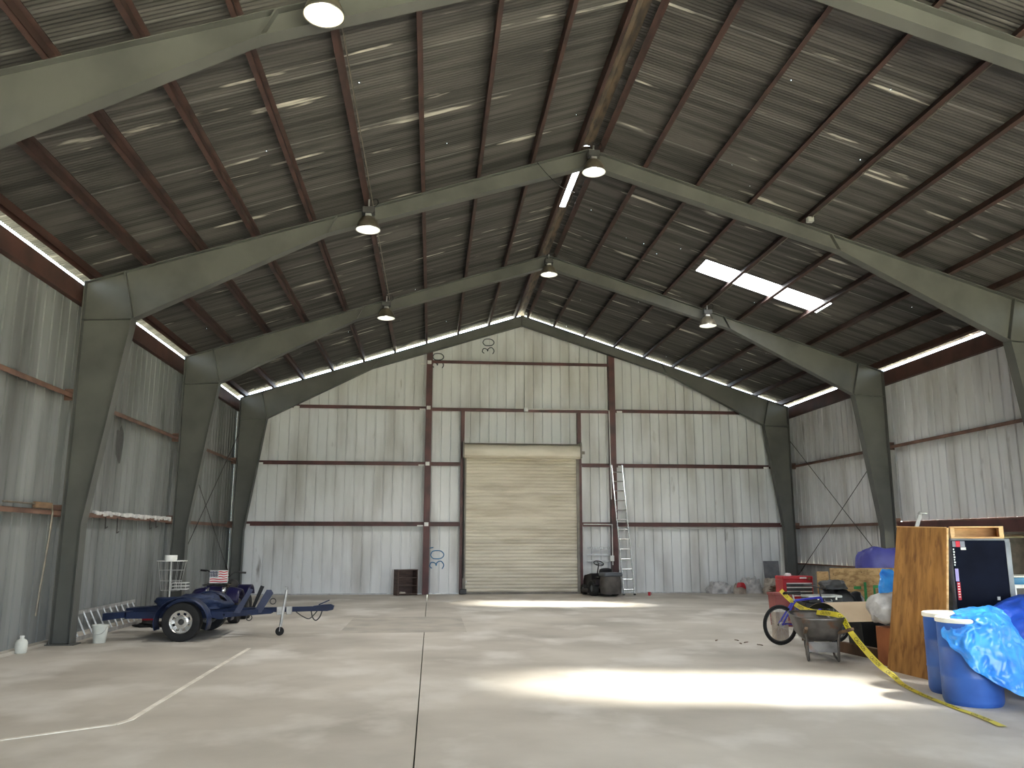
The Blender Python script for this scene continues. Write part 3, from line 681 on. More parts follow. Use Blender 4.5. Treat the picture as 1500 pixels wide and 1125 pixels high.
MB().tube([(.13*math.cos(a), -.10-.03*math.sin(a), .26-.12*math.sin(a)) for a in [k*math.pi/12 for k in range(13)]], .004, 5).build('bail_handle', 'galv', b)
ld = thing('ladder_section', 'aluminium ladder lying on its edge against the left wall', 'ladder', (0, 0, 0))
for (x, z, nm) in ((-8.80, .035, 0), (-9.00, .43, 1)):
    MB().bar((x, 15.05, z), (x, 18.4, z), .025, .065).build('rail', 'galv', ld)
rme = MB().tube([(-8.80, 0, .035), (-9.00, 0, .43)], .017, 8).mesh('rung', M['galv'])
for k in range(11): link(rme, 'rung', ld, (0, 15.2+k*.305, 0))
c = thing('fuel_can', 'red plastic can on the floor behind the tow dolly', 'can', (-8.55, 18.0, 0))
MB().bbox(-.12, .12, -.09, .09, 0, .28, .025).build('body', 'red', c); MB().tube([(-.08, 0, .27), (-.06, 0, .34), (.05, 0, .34), (.07, 0, .27)], .014, 8).build('handle', 'red', c); MB().tube([(.09, 0, .27), (.13, 0, .34)], .02, 8).build('spout', 'black', c)
o = blob('black_sheet', (.42, .26, .10), 11, 'black', None, (-8.20, 17.55, 0), amp=.5, freq=3); tag(o, 'crumpled black plastic sheet under the tow dolly', 'sheet')
o = thing('plastic_jug', 'grey white plastic jug at the foot of the left wall', 'jug', (-9.0, 13.62, 0))
MB().lathe([(.07, 0), (.085, .01), (.088, .15), (.07, .19), (.03, .215), (.03, .235)], 18).build('body', 'bucket', o, True); MB().lathe([(.034, .23), (.034, .255)], 14).build('cap', 'white', o)
for k, (x, y, a) in enumerate(((2.35, 13.9, .4), (2.20, 13.75, 1.5), (2.45, 13.55, 2.4), (1.95, 14.2, .9), (2.30, 14.2, 2.0))):   # dry leaves by the bicycle
    lf = MB().grid(6, 4, lambda u, v: ((u-.5)*.10, (v-.5)*.05*math.sin(math.pi*min(max(u, .04), .96)), .004+.02*abs(v-.5)+.008*u)).build('dry_leaf', 'mudwood', None, True, loc=(x, y, 0)); lf.rotation_euler = (0, 0, a)
    tag(lf, 'dry brown leaf on the floor beside the bicycle', 'leaf', 'dry leaves by the bicycle')
# bits fixed to the left wall
m = MB(); ring = []
for k in range(22):
    a = 2*math.pi*k/22; f = 1+.5*noise.noise(Vector((math.cos(a)*1.4, math.sin(a)*1.4, 3))); ring.append((-9.196, 17.35+.22*math.cos(a)*f, 3.62+.34*math.sin(a)*f))
m.add(ring, [tuple(range(22))]); o = m.build('soot_stain', 'darkgrey', wl); o['label'] = 'dark scorched stain'
MB().tube(cat2([(-9.0, 12.6, 2.22), (-9.0, 14.0, 2.22), (-9.0, 14.18, 2.16), (-9.0, 14.2, 1.9), (-9.05, 14.1, .5)], 5), .016, 6).build('conduit', 'shade', wl)
MB().bbox(-9.03, -8.96, 13.55, 14.1, 2.16, 2.26, .01).build('cable_box', 'oldwood', wl)
ins = MB()
for k in range(40):
    y = 15.9+k*.112; ins.bbox(-9.05, -8.985+random.uniform(-.01, .015), y, y+.11, 2.15-random.uniform(0, .05), 2.19+random.uniform(0, .02), .01)
o = ins.build('insulation_strip', 'tarpgrey', wl); o['kind'] = 'stuff'
for y, h in ((16.4, .22), (17.0, .3), (18.9, .2), (19.3, .16)): MB().tube([(-8.98, y, 2.1), (-8.97, y, 2.1-h), (-8.93, y, 2.1-h+.04)], .012, 5).build('hook', 'rod', wl)

# ------------------------------------------------------------------ by the end wall
bk = thing('open_bookcase', 'small dark brown open bookcase at the foot of the end wall', 'bookcase', (-3.66, 26.72, 0), math.radians(30))
w2, dp, hh = .33, .30, .76
for s in (-1, 1): MB().box(s*w2-.012, s*w2+.012, -dp/2, dp/2, 0, hh).build('side_panel', 'brownwood', bk)
MB().box(-w2, w2, dp/2-.012, dp/2, 0, hh).build('back_panel', 'brownwood', bk)
MB().box(-w2-.015, w2+.015, -dp/2-.01, dp/2, hh, hh+.022).build('top', 'brownwood', bk)
for z in (.03, .28, .52): MB().box(-w2+.012, w2-.012, -dp/2+.01, dp/2-.012, z, z+.02).build('shelf', 'brownwood', bk)
o = blob('crumpled_rag', (.10, .06, .05), 5, 'tarptan', None, (-3.76, 26.66, .055), amp=.4); tag(o, 'pale crumpled rag on the lowest bookcase shelf', 'rag')
xl = thing('extension_ladder', 'tall aluminium extension ladder leaning on the end wall girts', 'ladder', (0, 0, 0))
bot = [Vector((3.13, 26.2, .0)), Vector((3.47, 26.2, .0))]; tp = [Vector((2.98, 26.94, 4.12)), Vector((3.33, 26.94, 4.12))]
for a, b_ in zip(bot, tp):
    MB().bar(a+Vector((0, 0, .04)), b_, .028, .075, (0, 1, 0)).build('rail', 'chrome', xl)
    MB().bbox(a.x-.03, a.x+.03, a.y-.05, a.y+.05, 0, .05, .008).build('foot', 'black', xl)
for k in range(13):
    t = (k+.55)/13.3; MB().tube([bot[0].lerp(tp[0], t), bot[1].lerp(tp[1], t)], .018, 8).build('rung', 'chrome', xl)
mo = thing('riding_mower', 'black riding mower with grey grass bagger backed out from the end wall', 'lawn mower', (2.42, 26.15, 0), math.radians(13))
for sx in (-1, 1):
    T = Tr((sx*.36, -.18, .23), ry=RX); w = MB().lathe(tyre_prof(.23, .19, .11), 26, T, cap=False).build('rear_wheel', 'tyre', mo, ang=35); MB().lathe([(.11, -.06), (.08, -.02), (.08, .02), (.11, .06)], 16, T).build('rim', 'lidgrey', w)
    T = Tr((sx*.32, .62, .16), ry=RX); w = MB().lathe(tyre_prof(.16, .13, .07), 22, T, cap=False).build('front_wheel', 'tyre', mo, ang=35); MB().lathe([(.07, -.05), (.07, .05)], 14, T).build('rim', 'lidgrey', w)
MB().prism([(-.45, .34), (.25, .30), (.25, .42), (-.02, .48), (-.45, .50)], -.40, .40, 'x').build('fender_deck', 'mowerdark', mo)
MB().prism([(.22, .26), (.84, .28), (.88, .42), (.80, .58), (.30, .66), (.22, .60)], -.24, .24, 'x').build('hood', 'mowerdark', mo, ang=30)
MB().bbox(-.48, .48, -.02, .52, .08, .2, .04).build('mowing_deck', 'mowerdark', mo)
se = MB().bbox(-.20, .20, -.26, .10, .50, .58, .03).build('seat', 'black', mo); MB().grid(10, 8, lambda u, v: (.21*math.cos(math.pi*u)*(1-.12*v*v), -.25-.05*v-.05*math.sin(math.pi*u), .54+.30*v*(.86+.14*math.sin(math.pi*u)))).build('seat_back', 'black', se, True, solid=.05)
stw = MB(); T = Tr((0, .20, .97), rx=math.radians(28))
stw.tube([(.155*math.cos(a), .155*math.sin(a), 0) for a in [k*2*math.pi/24 for k in range(24)]], .015, 7, closed=True, T=T)
for a in (math.radians(90), math.radians(210), math.radians(330)): stw.tube([(0, 0, -.02), (.155*math.cos(a), .155*math.sin(a), 0)], .012, 6, T=T)
stw.tube([(0, .20, .96), (0, .32, .62)], .018, 8); stw.build('steering_wheel', 'black', mo)
bgm = MB()
def bagf(u, v):
    a = u*2*math.pi; c_, s_ = math.cos(a), math.sin(a); k = (abs(c_)**5+abs(s_)**5)**(-.2); f = 1+.07*math.sin(math.pi*v)+.03*noise.noise(Vector((c_*2, s_*2, v*3)))
    return (.29*c_*k*f*(1-.06*v), -.66+.22*s_*k*f, .08+.52*v)
bgm.grid(40, 10, bagf).add([bagf(i/40, 0) for i in range(40)], [tuple(range(40))]); bgm.build('bagger_bag', 'bagfabric', mo, True)
MB().bbox(-.31, .31, -.90, -.43, .60, .72, .035).build('bagger_lid', 'lidgrey', mo)
MB().tube([(.40, -.3, .42), (.43, -.33, .7), (.44, -.34, .78)], .012, 6).build('lever', 'black', mo)
o = thing('small_cup', 'small red cup standing on the floor near the end wall', 'cup', (3.86, 25.9, 0)); MB().lathe([(.035, 0), (.045, .11), (.041, .11), (.032, .008), (0, .008)], 16, cap=False).build('body', 'red', o, True); MB().tube([(.042, 0, .09), (.075, 0, .075), (.07, 0, .04), (.038, 0, .03)], .007, 6).build('handle', 'red', o)
for nm, lab, cat, mt, c0, sz, sd, am in (
    ('crumpled_tarp', 'pale grey tarp bundled into a mound at the foot of the end wall', 'tarp', 'tarpgrey', (6.42, 26.85, 0), (.36, .26, .34), 1, .45),
    ('folded_tarp', 'blue grey tarp heaped loosely between sack and brown pile', 'tarp', 'tarpgrey', (7.50, 26.88, 0), (.34, .22, .44), 4, .55),
    ('canvas_heap', 'large tan canvas heap in the corner by the red tool chest', 'canvas', 'tarptan', (8.12, 26.32, 0), (.40, .24, .50), 6, .4)):
    o = blob(nm, sz, sd, mt, None, c0, amp=am, freq=3); tag(o, lab, cat)
sk = thing('seed_sack', 'white sack with a red top at the foot of the end wall', 'sack', (6.96, 26.45, 0))
blob('body', (.20, .13, .35), 2, 'tarptan', sk, amp=.18, freq=3); sheet_rows('red_band', [[(-.10, -.10, .35), (0, -.12, .36), (.10, -.10, .35)], [(-.14, -.13, .27), (0, -.17, .24), (.14, -.13, .27)], [(-.15, -.14, .20), (-.02, -.18, .22), (.16, -.14, .16)]], 'red', .008, 3, parent=sk)
stk = [('sackbrown', .0), ('oldwood', .08), ('sackbrown', .16), ('sackbrown', .24)]
for k, (mt, z) in enumerate(stk):
    o = blob('burlap_sack', (.30-.01*k, .2, .070), 20+k, mt, None, (7.86+.02*k, 25.6, z), amp=.25, freq=3)
    tag(o, ['flat brown sack at the bottom of the pile by the canvas', 'flat dull tan sack second from the bottom of the pile', 'flat brown sack third from the bottom of the pile', 'flat brown sack on top of the pile by the canvas'][k], 'sack', 'flat sacks in a pile')
o = MB().box(-.26, .26, -.012, .012, 0, 1.02).build('grey_board', 'boardgrey', None, loc=(8.33, 27.06, 0)); o.rotation_euler = (math.radians(-6), 0, 0); tag(o, 'grey board leaning upright in the corner behind the canvas', 'board')

# ------------------------------------------------------------------ the pile on the right: drums, tarps, cabinet, plywood
def drum(loc, label):
    t = thing('plastic_drum', label, 'drum', loc)
    R = .29
    prof = [(R*.93, 0), (R*.97, .02), (R, .05), (R, .27), (R*1.015, .285), (R, .30), (R, .56), (R*1.015, .575), (R, .59), (R, .80), (R*.975, .83)]
    MB().lathe(prof, 40).build('body', 'drum', t, ang=50)
    MB().lathe([(R*1.03, .825), (R*1.04, .835), (R*1.04, .865), (R*1.02, .872), (R*.97, .872), (R*.95, .862), (0, .862)], 40, cap=False).build('lid', 'lid', t, ang=40)
drum((2.80, 8.65, 0), 'blue plastic drum with white lid half covered by a tarp')
drum((3.03, 9.27, 0), 'blue plastic drum with white lid against the leaning plywood')
o = sheet_rows('blue_tarp', [[(2.70, 8.66, .895), (2.82, 8.88, .90), (3.02, 8.98, .93), (3.25, 8.97, .97), (3.42, 8.93, .93)],
                        [(2.60, 8.57, .885), (2.74, 8.40, .885), (2.95, 8.42, .90), (3.17, 8.50, .84), (3.36, 8.60, .68)],
                        [(2.50, 8.60, .75), (2.62, 8.36, .66), (2.86, 8.30, .66), (3.10, 8.34, .60), (3.34, 8.46, .48)],
                        [(2.47, 8.60, .67), (2.59, 8.33, .43), (2.77, 8.25, .27), (2.95, 8.12, .17), (3.22, 8.08, .12)]], 'tarpblue', .034, 1, 7, 18, 20)
tag(o, 'bright blue tarp draped over the lid of the drum', 'tarp')
o = sheet_rows('blue_tarp', [[(3.46, 9.30, .88), (3.80, 9.30, 1.02), (4.4, 9.3, 1.05), (5.0, 9.2, .9)], [(3.44, 9.05, .88), (3.66, 9.0, .97), (4.2, 8.9, 1.0), (4.9, 8.8, .9)],
                        [(3.42, 8.80, .55), (3.62, 8.65, .62), (4.1, 8.5, .6), (4.8, 8.4, .55)], [(3.44, 8.7, .02), (3.6, 8.45, .02), (4.1, 8.3, .02), (4.8, 8.2, .02)]], 'tarpdeep', .045, 5, 4, 14, 14)
tag(o, 'deep blue tarp covering a pile beside the drums', 'tarp')
m = MB().bar((2.98, 8.10, .012), (2.78, 7.62, .012), .05, .006).bar((3.0, 8.09, .035), (2.80, 7.61, .035), .006, .05); o = m.build('angle_iron', 'galv'); tag(o, 'length of pale angle iron on the floor beside the drum', 'angle iron')
cb = thing('steel_cabinet', 'tall dark navy cabinet with stickers behind the blue drums', 'cabinet', (3.46, 9.82, 0), math.radians(-31)); cb.scale = (.80, 1, 1)
MB().bbox(0, .80, .02, .80, 0, 1.70, .012).build('body', 'greyedge', cb)
dr = MB().bbox(.02, .73, -.006, .02, .04, 1.68, .006).build('door', 'navy', cb)
MB().box(.735, .80, -.012, .02, .02, 1.66).build('side_frame', 'greyedge', cb)
for nm, x0, x1, z0, z1, mt in (('sticker', .03, .075, 1.60, 1.67, 'stickergrey'), ('sticker', .078, .135, 1.60, 1.67, 'stickerred'), ('sticker', .138, .20, 1.60, 1.67, 'stickergrey'), ('sticker', .14, .21, 1.565, 1.595, 'white'), ('sticker', .035, .080, 1.19, 1.34, 'stickerlilac'), ('sticker', .045, .088, .97, 1.18, 'stickerred'), ('sticker', .56, .60, .98, 1.02, 'white')):
    MB().box(x0, x1, -.0085, -.006, z0, z1).build(nm, mt, dr)
lt = MB()
for k in range(7): lt.box(.032, .050+.006*(k % 2), -.0085, -.006, 1.56-k*.031, 1.58-k*.031)
lt.build('lettering', 'white', dr)
lt = MB()
for k in range(6): lt.box(.053, .080, -.0100, -.0085, 1.155-k*.031, 1.165-k*.031)
lt.build('lettering', 'lid', dr)
# leaning plywood
A, B_, C_, D_ = Vector((3.22, 9.78, 0)), Vector((3.13, 10.92, 0)), Vector((3.43, 10.92, 1.86)), Vector((3.40, 9.78, 1.83))
nrm = (D_-A).cross(B_-A).normalized(); nrm = nrm if nrm.x < 0 else -nrm
pw = thing('plywood_sheet', 'tall plywood sheet leaning on the navy cabinet', 'plywood', (0, 0, 0))
def slab4(a, b, c, d, n, t): return MB().add([a, b, c, d, a-n*t, b-n*t, c-n*t, d-n*t], [(0, 1, 2, 3), (7, 6, 5, 4), (0, 4, 5, 1), (1, 5, 6, 2), (2, 6, 7, 3), (3, 7, 4, 0)])
slab4(A, B_, C_, D_, nrm, .018).build('sheet', 'plywood', pw)
eo = Vector((0, -.004, 0)); MB().bar(A+eo-nrm*.014, D_+eo-nrm*.014, .03, .02, (1, 0, 0)).build('edge_strip', 'palewood', pw)
MB().bar(C_+Vector((0, 0, .004)), D_+Vector((0, 0, .004)), .022, .01).build('edge_strip', 'palewood', pw)
cr = thing('wooden_crate', 'shallow open wooden crate on top of the navy cabinet', 'crate', (3.49, 9.84, 1.702), math.radians(-31)); cr.scale = (.82, 1, 1)
for nm, bxx in (('board', (0, .70, 0, .45, 0, .018)), ('board', (0, .70, 0, .45, .128, .146)), ('board', (0, .06, 0, .45, .018, .128)), ('board', (.64, .70, 0, .45, .018, .128)), ('board', (.06, .64, .43, .45, .018, .128))):
    MB().bbox(*bxx, .003).build(nm, 'palewood', cr)
o = MB().bar((3.50, 11.0, 1.20), (3.84, 11.0, 2.06), .05, .02, (0, 1, 0)).bbox(3.81, 3.92, 10.97, 11.03, 2.03, 2.06, .006).bar((3.50, 11.0, 1.20), (3.50, 11.0, .51), .05, .02).build('metal_post', 'galv'); tag(o, 'short metal post sticking up behind the plywood', 'post')
bx = thing('cardboard_box', 'orange brown cardboard box behind the leaning plywood', 'box', (3.30, 11.0, 0))
MB().bbox(0, .55, 0, .45, 0, .50, .006).build('body', 'cardboard', bx)
for y in (.0, .225): MB().box(.0, .55, y+.002, y+.222, .50, .508).build('flap', 'cardboard', bx)
o = thing('wrapped_roll', 'roll wrapped in crinkled clear plastic lying on the cardboard box', 'roll', (3.40, 11.30, .755), math.radians(24))
def rollf(u, v):
    a = u*2*math.pi; r = .205*(1-.75*max(0, .10-v)/.10*.7)*(1+.22*noise.noise(Vector((math.cos(a)*2, math.sin(a)*2, v*6)))-.08*abs(noise.noise(Vector((math.cos(a)*4, math.sin(a)*4, v*9))))); return (-.24+.85*v, r*math.cos(a), r*math.sin(a))
MB().grid(36, 18, rollf).add([rollf(i/36, 0) for i in range(36)], [tuple(range(36))]).build('wrapping', 'plastic', o, True)
MB().lathe([(.14, -.16), (.14, .58)], 20, Tr((0, 0, 0), ry=RX)).build('core', 'tan', o)
# tan curved sheet on black totes
ts = thing('flooring_sheet', 'tan vinyl sheet bowed over the black totes', 'vinyl sheet', (0, 0, 0))
def arcf(u, v, off=0):
    a = math.radians(150-150*v); x = 3.02+.34*v+1.30*u*(1-.05*v)+.02
    return (x, 12.62-(.36+off)*-math.cos(a)*1.0, .50+.03*u+(.24+off)*math.sin(a)) if False else (x, 13.0-.62*v, .47+.02*u+(.26+off)*math.sin(math.radians(35+145*v)))
MB().grid(12, 14, lambda u, v: arcf(u, v)).build('face', 'tan', ts, True)
MB().grid(12, 14, lambda u, v: arcf(u, v, -.008)).build('backing', 'greenback', ts, True)
def tote(loc, sx, sy, h, label, rz=0):
    t = thing('storage_tote', label, 'tote', loc, rz); b_ = .03
    MB().prism([(-sx/2+b_, 0), (sx/2-b_, 0), (sx/2, h), (-sx/2, h)], -sy/2, sy/2).build('body', 'black', t)
    MB().bbox(-sx/2-.02, sx/2+.02, -sy/2-.02, sy/2+.02, h, h+.04, .01).build('lid', 'black', t)
    for s in (-1, 1): MB().bbox(s*(sx/2-.02)-.02, s*(sx/2-.02)+.03, -.08, .08, h-.10, h-.06, .006).build('handle', 'darkgrey', t)
tote((3.95, 12.72, 0), .62, .46, .44, 'black lidded tote under the bowed vinyl sheet')
tote((4.20, 12.05, 0), .55, .42, .40, 'black lidded tote beside the cardboard box')
tote((4.25, 15.15, 0), .72, .46, .525, 'black lidded tote carrying the tool case')
o = MB().bar((3.42, 12.72, .075), (3.56, 11.55, .075), .10, .15).build('timber_beam', 'mudwood'); tag(o, 'muddy timber beam on the floor in front of the totes', 'timber')
cs = thing('tool_case', 'black tool case with a silver lid on a black tote', 'case', (4.25, 15.05, .566))
MB().bbox(-.32, .32, -.16, .16, 0, .085, .012).build('body', 'black', cs); MB().bbox(-.325, .325, -.165, .165, .087, .135, .012).build('lid', 'galv', cs)
MB().tube(cat2([(-.02, -.165, .06), (-.02, -.20, .03), (.10, -.20, .03), (.10, -.165, .06)], 4), .008, 6).build('handle', 'galv', cs)
for x in (-.14, .2): MB().bbox(x-.02, x+.02, -.175, -.16, .05, .11, .004).build('latch', 'chrome', cs)
o = blob('black_duffel', (.52, .34, .74), 8, 'black', None, (5.05, 16.05, 0), amp=.30, freq=2.2); tag(o, 'black lumpy cover over gear in front of the chipboard', 'cover')
o = blob('seat_cushion', (.26, .18, .17), 9, 'darkgrey', None, (4.95, 16.0, .75), amp=.25, freq=2); tag(o, 'grey cloth bundle lying on top of the black cover', 'bundle')
ob = thing('chipboard_panel', 'chipboard panel with green paint strokes standing behind the black cover', 'chipboard', (5.42, 17.05, 0))
MB().box(0, 1.50, 0, .02, 0, 1.11).build('panel', 'osb', ob)
for x0, x1, z0, z1 in ((.72, .78, .42, .82), (.92, .97, .45, .76), (.97, 1.12, .70, .76), (.50, .66, .68, .74)): MB().box(x0, x1, -.002, .0, z0, z1).build('paint_stroke', 'greenpaint', ob)
o = MB().bbox(0, .25, 0, .03, 0, 1.04, .003).build('short_plank', 'osb', None, loc=(5.15, 17.07, 0)); tag(o, 'short pale plank standing beside the chipboard panel', 'plank')
o = blob('covered_stack', (.55, .42, 1.50), 12, 'tarppurple', None, (7.05, 17.85, 0), amp=.07, freq=2.0, boxy=6, flat=.22, nv=24); tag(o, 'tall stack under a purple blue tarp behind the chipboard', 'tarp')
o = sheet_rows('blue_tarp', [[(5.92, 15.9, 1.06), (6.02, 16.0, 1.12), (6.2, 16.0, 1.10)], [(5.74, 15.75, .86), (5.92, 15.7, .88), (6.3, 15.8, .86)], [(5.60, 15.5, .5), (5.85, 15.5, .5), (6.4, 15.6, .5)], [(5.58, 15.4, .0), (5.85, 15.4, .0), (6.4, 15.5, .0)]], 'tarpblue', .04, 9, 5, 10, 10)
tag(o, 'bright blue tarp hanging in folds beside the chipboard panel', 'tarp')
# red tool chest on a grey cart
ct = thing('tool_cart', 'grey steel cart under the red tool chest', 'cart', (4.88, 17.62, 0))
MB().bbox(-.33, .33, -.2, .2, .10, .395, .01).build('body', 'blockwall', ct)
for sx in (-1, 1):
    for sy in (-1, 1): MB().lathe([(.05, -.015), (.05, .015)], 14, Tr((sx*.27, sy*.15, .05), ry=RX)).bbox(sx*.27-.02, sx*.27+.02, sy*.15-.02, sy*.15+.02, .06, .10, .003).build('caster', 'black', ct)
tc = thing('tool_chest', 'red steel tool chest with silver drawer pulls', 'tool chest', (4.88, 17.62, .397))
MB().bbox(-.33, .33, -.2, .2, 0, .46, .008).build('body', 'red', tc)
MB().bbox(-.335, .335, -.205, .205, .462, .535, .012).build('lid', 'red', tc)
for k in range(4):
    z = .385-k*.085; dd = MB().bbox(-.26, .30, -.212, -.19, z-.066, z+.01, .004).build('drawer', 'darkgrey' if k < 3 else 'red', tc); MB().bbox(-.26, .30, -.225, -.21, z-.008, z+.014, .003).build('pull', 'white', dd)
MB().box(.04, .19, -.2065, -.204, .485, .515).build('name_plate', 'white', tc); MB().bbox(.22, .27, -.212, -.20, .455, .51, .004).build('lock', 'bronze', tc)
o = blob('white_cap', (.07, .06, .06), 14, 'white', None, (4.74, 17.6, .933), amp=.2); tag(o, 'small white cap lying on the red tool chest', 'cap')
rc = thing('plastic_crate', 'faded red plastic crate on the floor beside the tool chest', 'crate', (4.14, 16.6, 0))
MB().prism([(-.17, 0), (.17, 0), (.2, .60), (-.2, .60)], -.17, .17).build('body', 'redfade', rc); MB().bbox(-.22, .22, -.19, .19, .60, .65, .01).build('rim', 'redfade', rc)
wbx = thing('carton', 'small grey carton with a white lid behind the bicycle wheel', 'box', (3.12, 14.3, 0)); MB().bbox(-.11, .11, -.1, .1, 0, .47, .005).build('body', 'tarptan', wbx); MB().bbox(-.115, .115, -.105, .105, .47, .52, .008).build('lid', 'white', wbx)

# ------------------------------------------------------------------ bicycle
bi = thing('bicycle', 'blue bicycle standing behind the wheelbarrow', 'bicycle', (2.83, 13.60, 0), math.radians(10))
RW = .318
for x in (0, 1.03):
    w = MB().tube([(x+(RW-.022)*math.cos(a), 0, RW+(RW-.022)*math.sin(a)) for a in [k*2*math.pi/40 for k in range(40)]], .023, 8, closed=True).build('wheel', 'tyre', bi, True)
    MB().tube([(x+(RW-.055)*math.cos(a), 0, RW+(RW-.055)*math.sin(a)) for a in [k*2*math.pi/40 for k in range(40)]], .012, 6, closed=True).build('rim', 'darkgrey', w, True)
    sp = MB()
    for k in range(20):
        a = 2*math.pi*k/20; sp.tube([(x, .03*(-1)**k, RW), (x+(RW-.06)*math.cos(a), 0, RW+(RW-.06)*math.sin(a))], .0016, 3)
    sp.build('spokes', 'galv', w); MB().tube([(x, -.05, RW), (x, .05, RW)], .022, 10).build('hub', 'darkgrey', w)
BB, ST, HT, HB = (.43, 0, .28), (.29, 0, .70), (.80, 0, .74), (.84, 0, .60)
fm_ = MB().tube([BB, ST], .017, 8).tube([ST, HT], .019, 8).tube([BB, HB], .022, 8).tube([HT, HB], .022, 8)
for s in (-1, 1): fm_.tube([(0, s*.055, RW), (.10, s*.05, RW+.02), (BB[0], s*.03, BB[2])], .010, 6).tube([(0, s*.055, RW), (.26, s*.03, .66)], .016, 6)
fm_.build('frame', 'bikeblue', bi)
fk = MB()
for s in (-1, 1): fk.tube([(.85, s*.04, .60), (.90, s*.055, .50), (1.03, s*.055, RW)], .014, 6)
fk.build('fork', 'black', bi)
MB().tube([ST, (.265, 0, .80)], .013, 8).build('seat_post', 'galv', bi)
MB().grid(10, 8, lambda u, v: (.13+.28*u, (.075-.055*u)*math.cos(math.pi*v), .80+.035*math.sin(math.pi*v))).build('saddle', 'black', bi, True, solid=.02)
MB().tube(cat2([(.70, -.30, .93), (.78, -.16, .92), (.79, 0, .90), (.78, .16, .92), (.70, .30, .93)], 5), .012, 8).tube([(.79, 0, .90), HT], .014, 8).build('handlebar', 'darkgrey', bi)
MB().lathe([(.085, -.004), (.085, .004)], 26, Tr((BB[0], -.06, BB[2]), rx=RX)).build('chainring', 'galv', bi)
MB().lathe([(.045, -.012), (.045, .012)], 20, Tr((0, -.045, RW), rx=RX)).build('cassette', 'galv', bi)
MB().tube([(0, -.06, RW+.045), (BB[0], -.06, BB[2]+.085)], .004, 4).tube([(0, -.06, RW-.045), (BB[0], -.06, BB[2]-.085)], .004, 4).build('chain', 'galv', bi)
MB().bar((BB[0], -.075, BB[2]), (BB[0]+.12, -.075, BB[2]-.12), .02, .012).bbox(BB[0]+.08, BB[0]+.17, -.16, -.08, BB[2]-.135, BB[2]-.115, .004).bar((BB[0], .075, BB[2]), (BB[0]-.12, .075, BB[2]+.12), .02, .012).build('crank', 'galv', bi)
MB().tube([(.40, .05, .26), (.22, .22, .012)], .009, 6).build('kickstand', 'galv', bi)

# ------------------------------------------------------------------ wheelbarrow
wh = thing('wheelbarrow', 'worn steel wheelbarrow with rusty legs in front of the bicycle', 'wheelbarrow', (2.64, 11.72, 0), math.radians(-14))
def trayf(u, v):
    a = u*2*math.pi; c_, s_ = math.cos(a), math.sin(a); k = (abs(c_)**5+abs(s_)**5)**(-.2)
    g = math.sin(v*math.pi/2)**.5 if v < .3 else .675*(1-(v-.3)/.7)+1*(v-.3)/.7; hw = .13+.21*g; y0 = .14-.26*g; y1 = .36+.50*g; z = .26+.34*v**1.15
    return (hw*c_*k, (y0+y1)/2+(y1-y0)/2*s_*k, z+.03*max(s_, 0)*g)
tm = MB().grid(44, 12, trayf); tm.add([trayf(i/44, 0) for i in range(44)], [tuple(range(44))]); tm.build('tray', 'barrow', wh, True, solid=.008)
MB().tube([trayf(i/44, 1) for i in range(44)], .011, 6, closed=True).build('rim', 'barrow', wh)
for s in (-1, 1):
    MB().bar((s*.30, -.52, .50), (s*.10, .88, .20), .04, .035).build('handle', 'oldwood', wh)
    MB().tube(cat2([(s*.245, -.08, .44), (s*.215, -.04, .30), (s*.205, -.02, .02)], 4), .02, 8).tube([(s*.205, -.02, .015), (s*.19, .16, .06), (s*.17, .30, .27)], .016, 8).build('leg', 'barrow', wh)
    MB().bar((s*.09, .82, .21), (s*.075, 1.0, .19), .03, .02).build('wheel_bracket', 'barrow', wh)
MB().box(-.20, .20, -.035, -.025, .13, .27).build('leg_brace', 'barrow', wh)
w = MB().lathe(tyre_prof(.19, .09, .10), 28, Tr((0, 1.0, .19), ry=RX), cap=False).build('wheel', 'tyre', wh, ang=35); MB().lathe([(.10, -.03), (.04, -.045), (.04, .045), (.10, .03)], 20, Tr((0, 1.0, .19), ry=RX)).build('rim', 'barrow', w)

# ------------------------------------------------------------------ caution tape
tp_ = thing('caution_tape', 'yellow caution tape trailing over the wheelbarrow down to the floor', 'tape', (0, 0, 0))
path = cat2([(3.36, 14.75, .80), (3.24, 14.2, .71), (3.07, 13.4, .625), (2.97, 12.7, .60), (2.93, 12.0, .625), (2.95, 11.72, .60), (2.93, 11.45, .43), (2.90, 11.05, .25), (2.80, 10.5, .12), (2.74, 10.1, .06), (2.66, 9.75, .012), (2.53, 9.15, .008), (2.44, 8.47, .008), (2.40, 7.95, .008), (2.33, 7.54, .008)], 14)
tw = [.9, 1.1, 1.0, .5, .15, .7, 1.0, 1.1, .9, .6, .25, .12, .1, .06, .05]
acc = [0]
for a, b_ in zip(path, path[1:]): acc.append(acc[-1]+(b_-a).length)
def tape_at(s_, c_, off=0):
    i = 0
    while i < len(acc)-2 and acc[i+1] < s_: i += 1
    t = (s_-acc[i])/max(acc[i+1]-acc[i], 1e-6); p = path[i].lerp(path[i+1], t); d_ = (path[i+1]-path[i]).normalized()
    k = (i+t)/14; j = min(int(k), len(tw)-2); an = tw[j]+(tw[j+1]-tw[j])*(k-j)
    side = d_.cross(Vector((0, 0, 1))).normalized(); upv = side.cross(d_); fl = min(max((p.z-.02)/.12, 0), 1); v = (side*(1-fl)+d_.cross(Vector((-.55, -.80, .25))).normalized()*fl*(1 if d_.cross(Vector((-.55, -.80, .25))).dot(side) > 0 else -1)).normalized(); nn = d_.cross(v).normalized()
    nn = nn if nn.dot(Vector((-.5, -.8, .5))) > 0 else -nn
    return p+v*c_*.0375+nn*off
MB().grid(150, 2, lambda u, v: tape_at(u*acc[-1], v*2-1)+Vector((0, 0, .003))).build('ribbon', 'yellow', tp_)
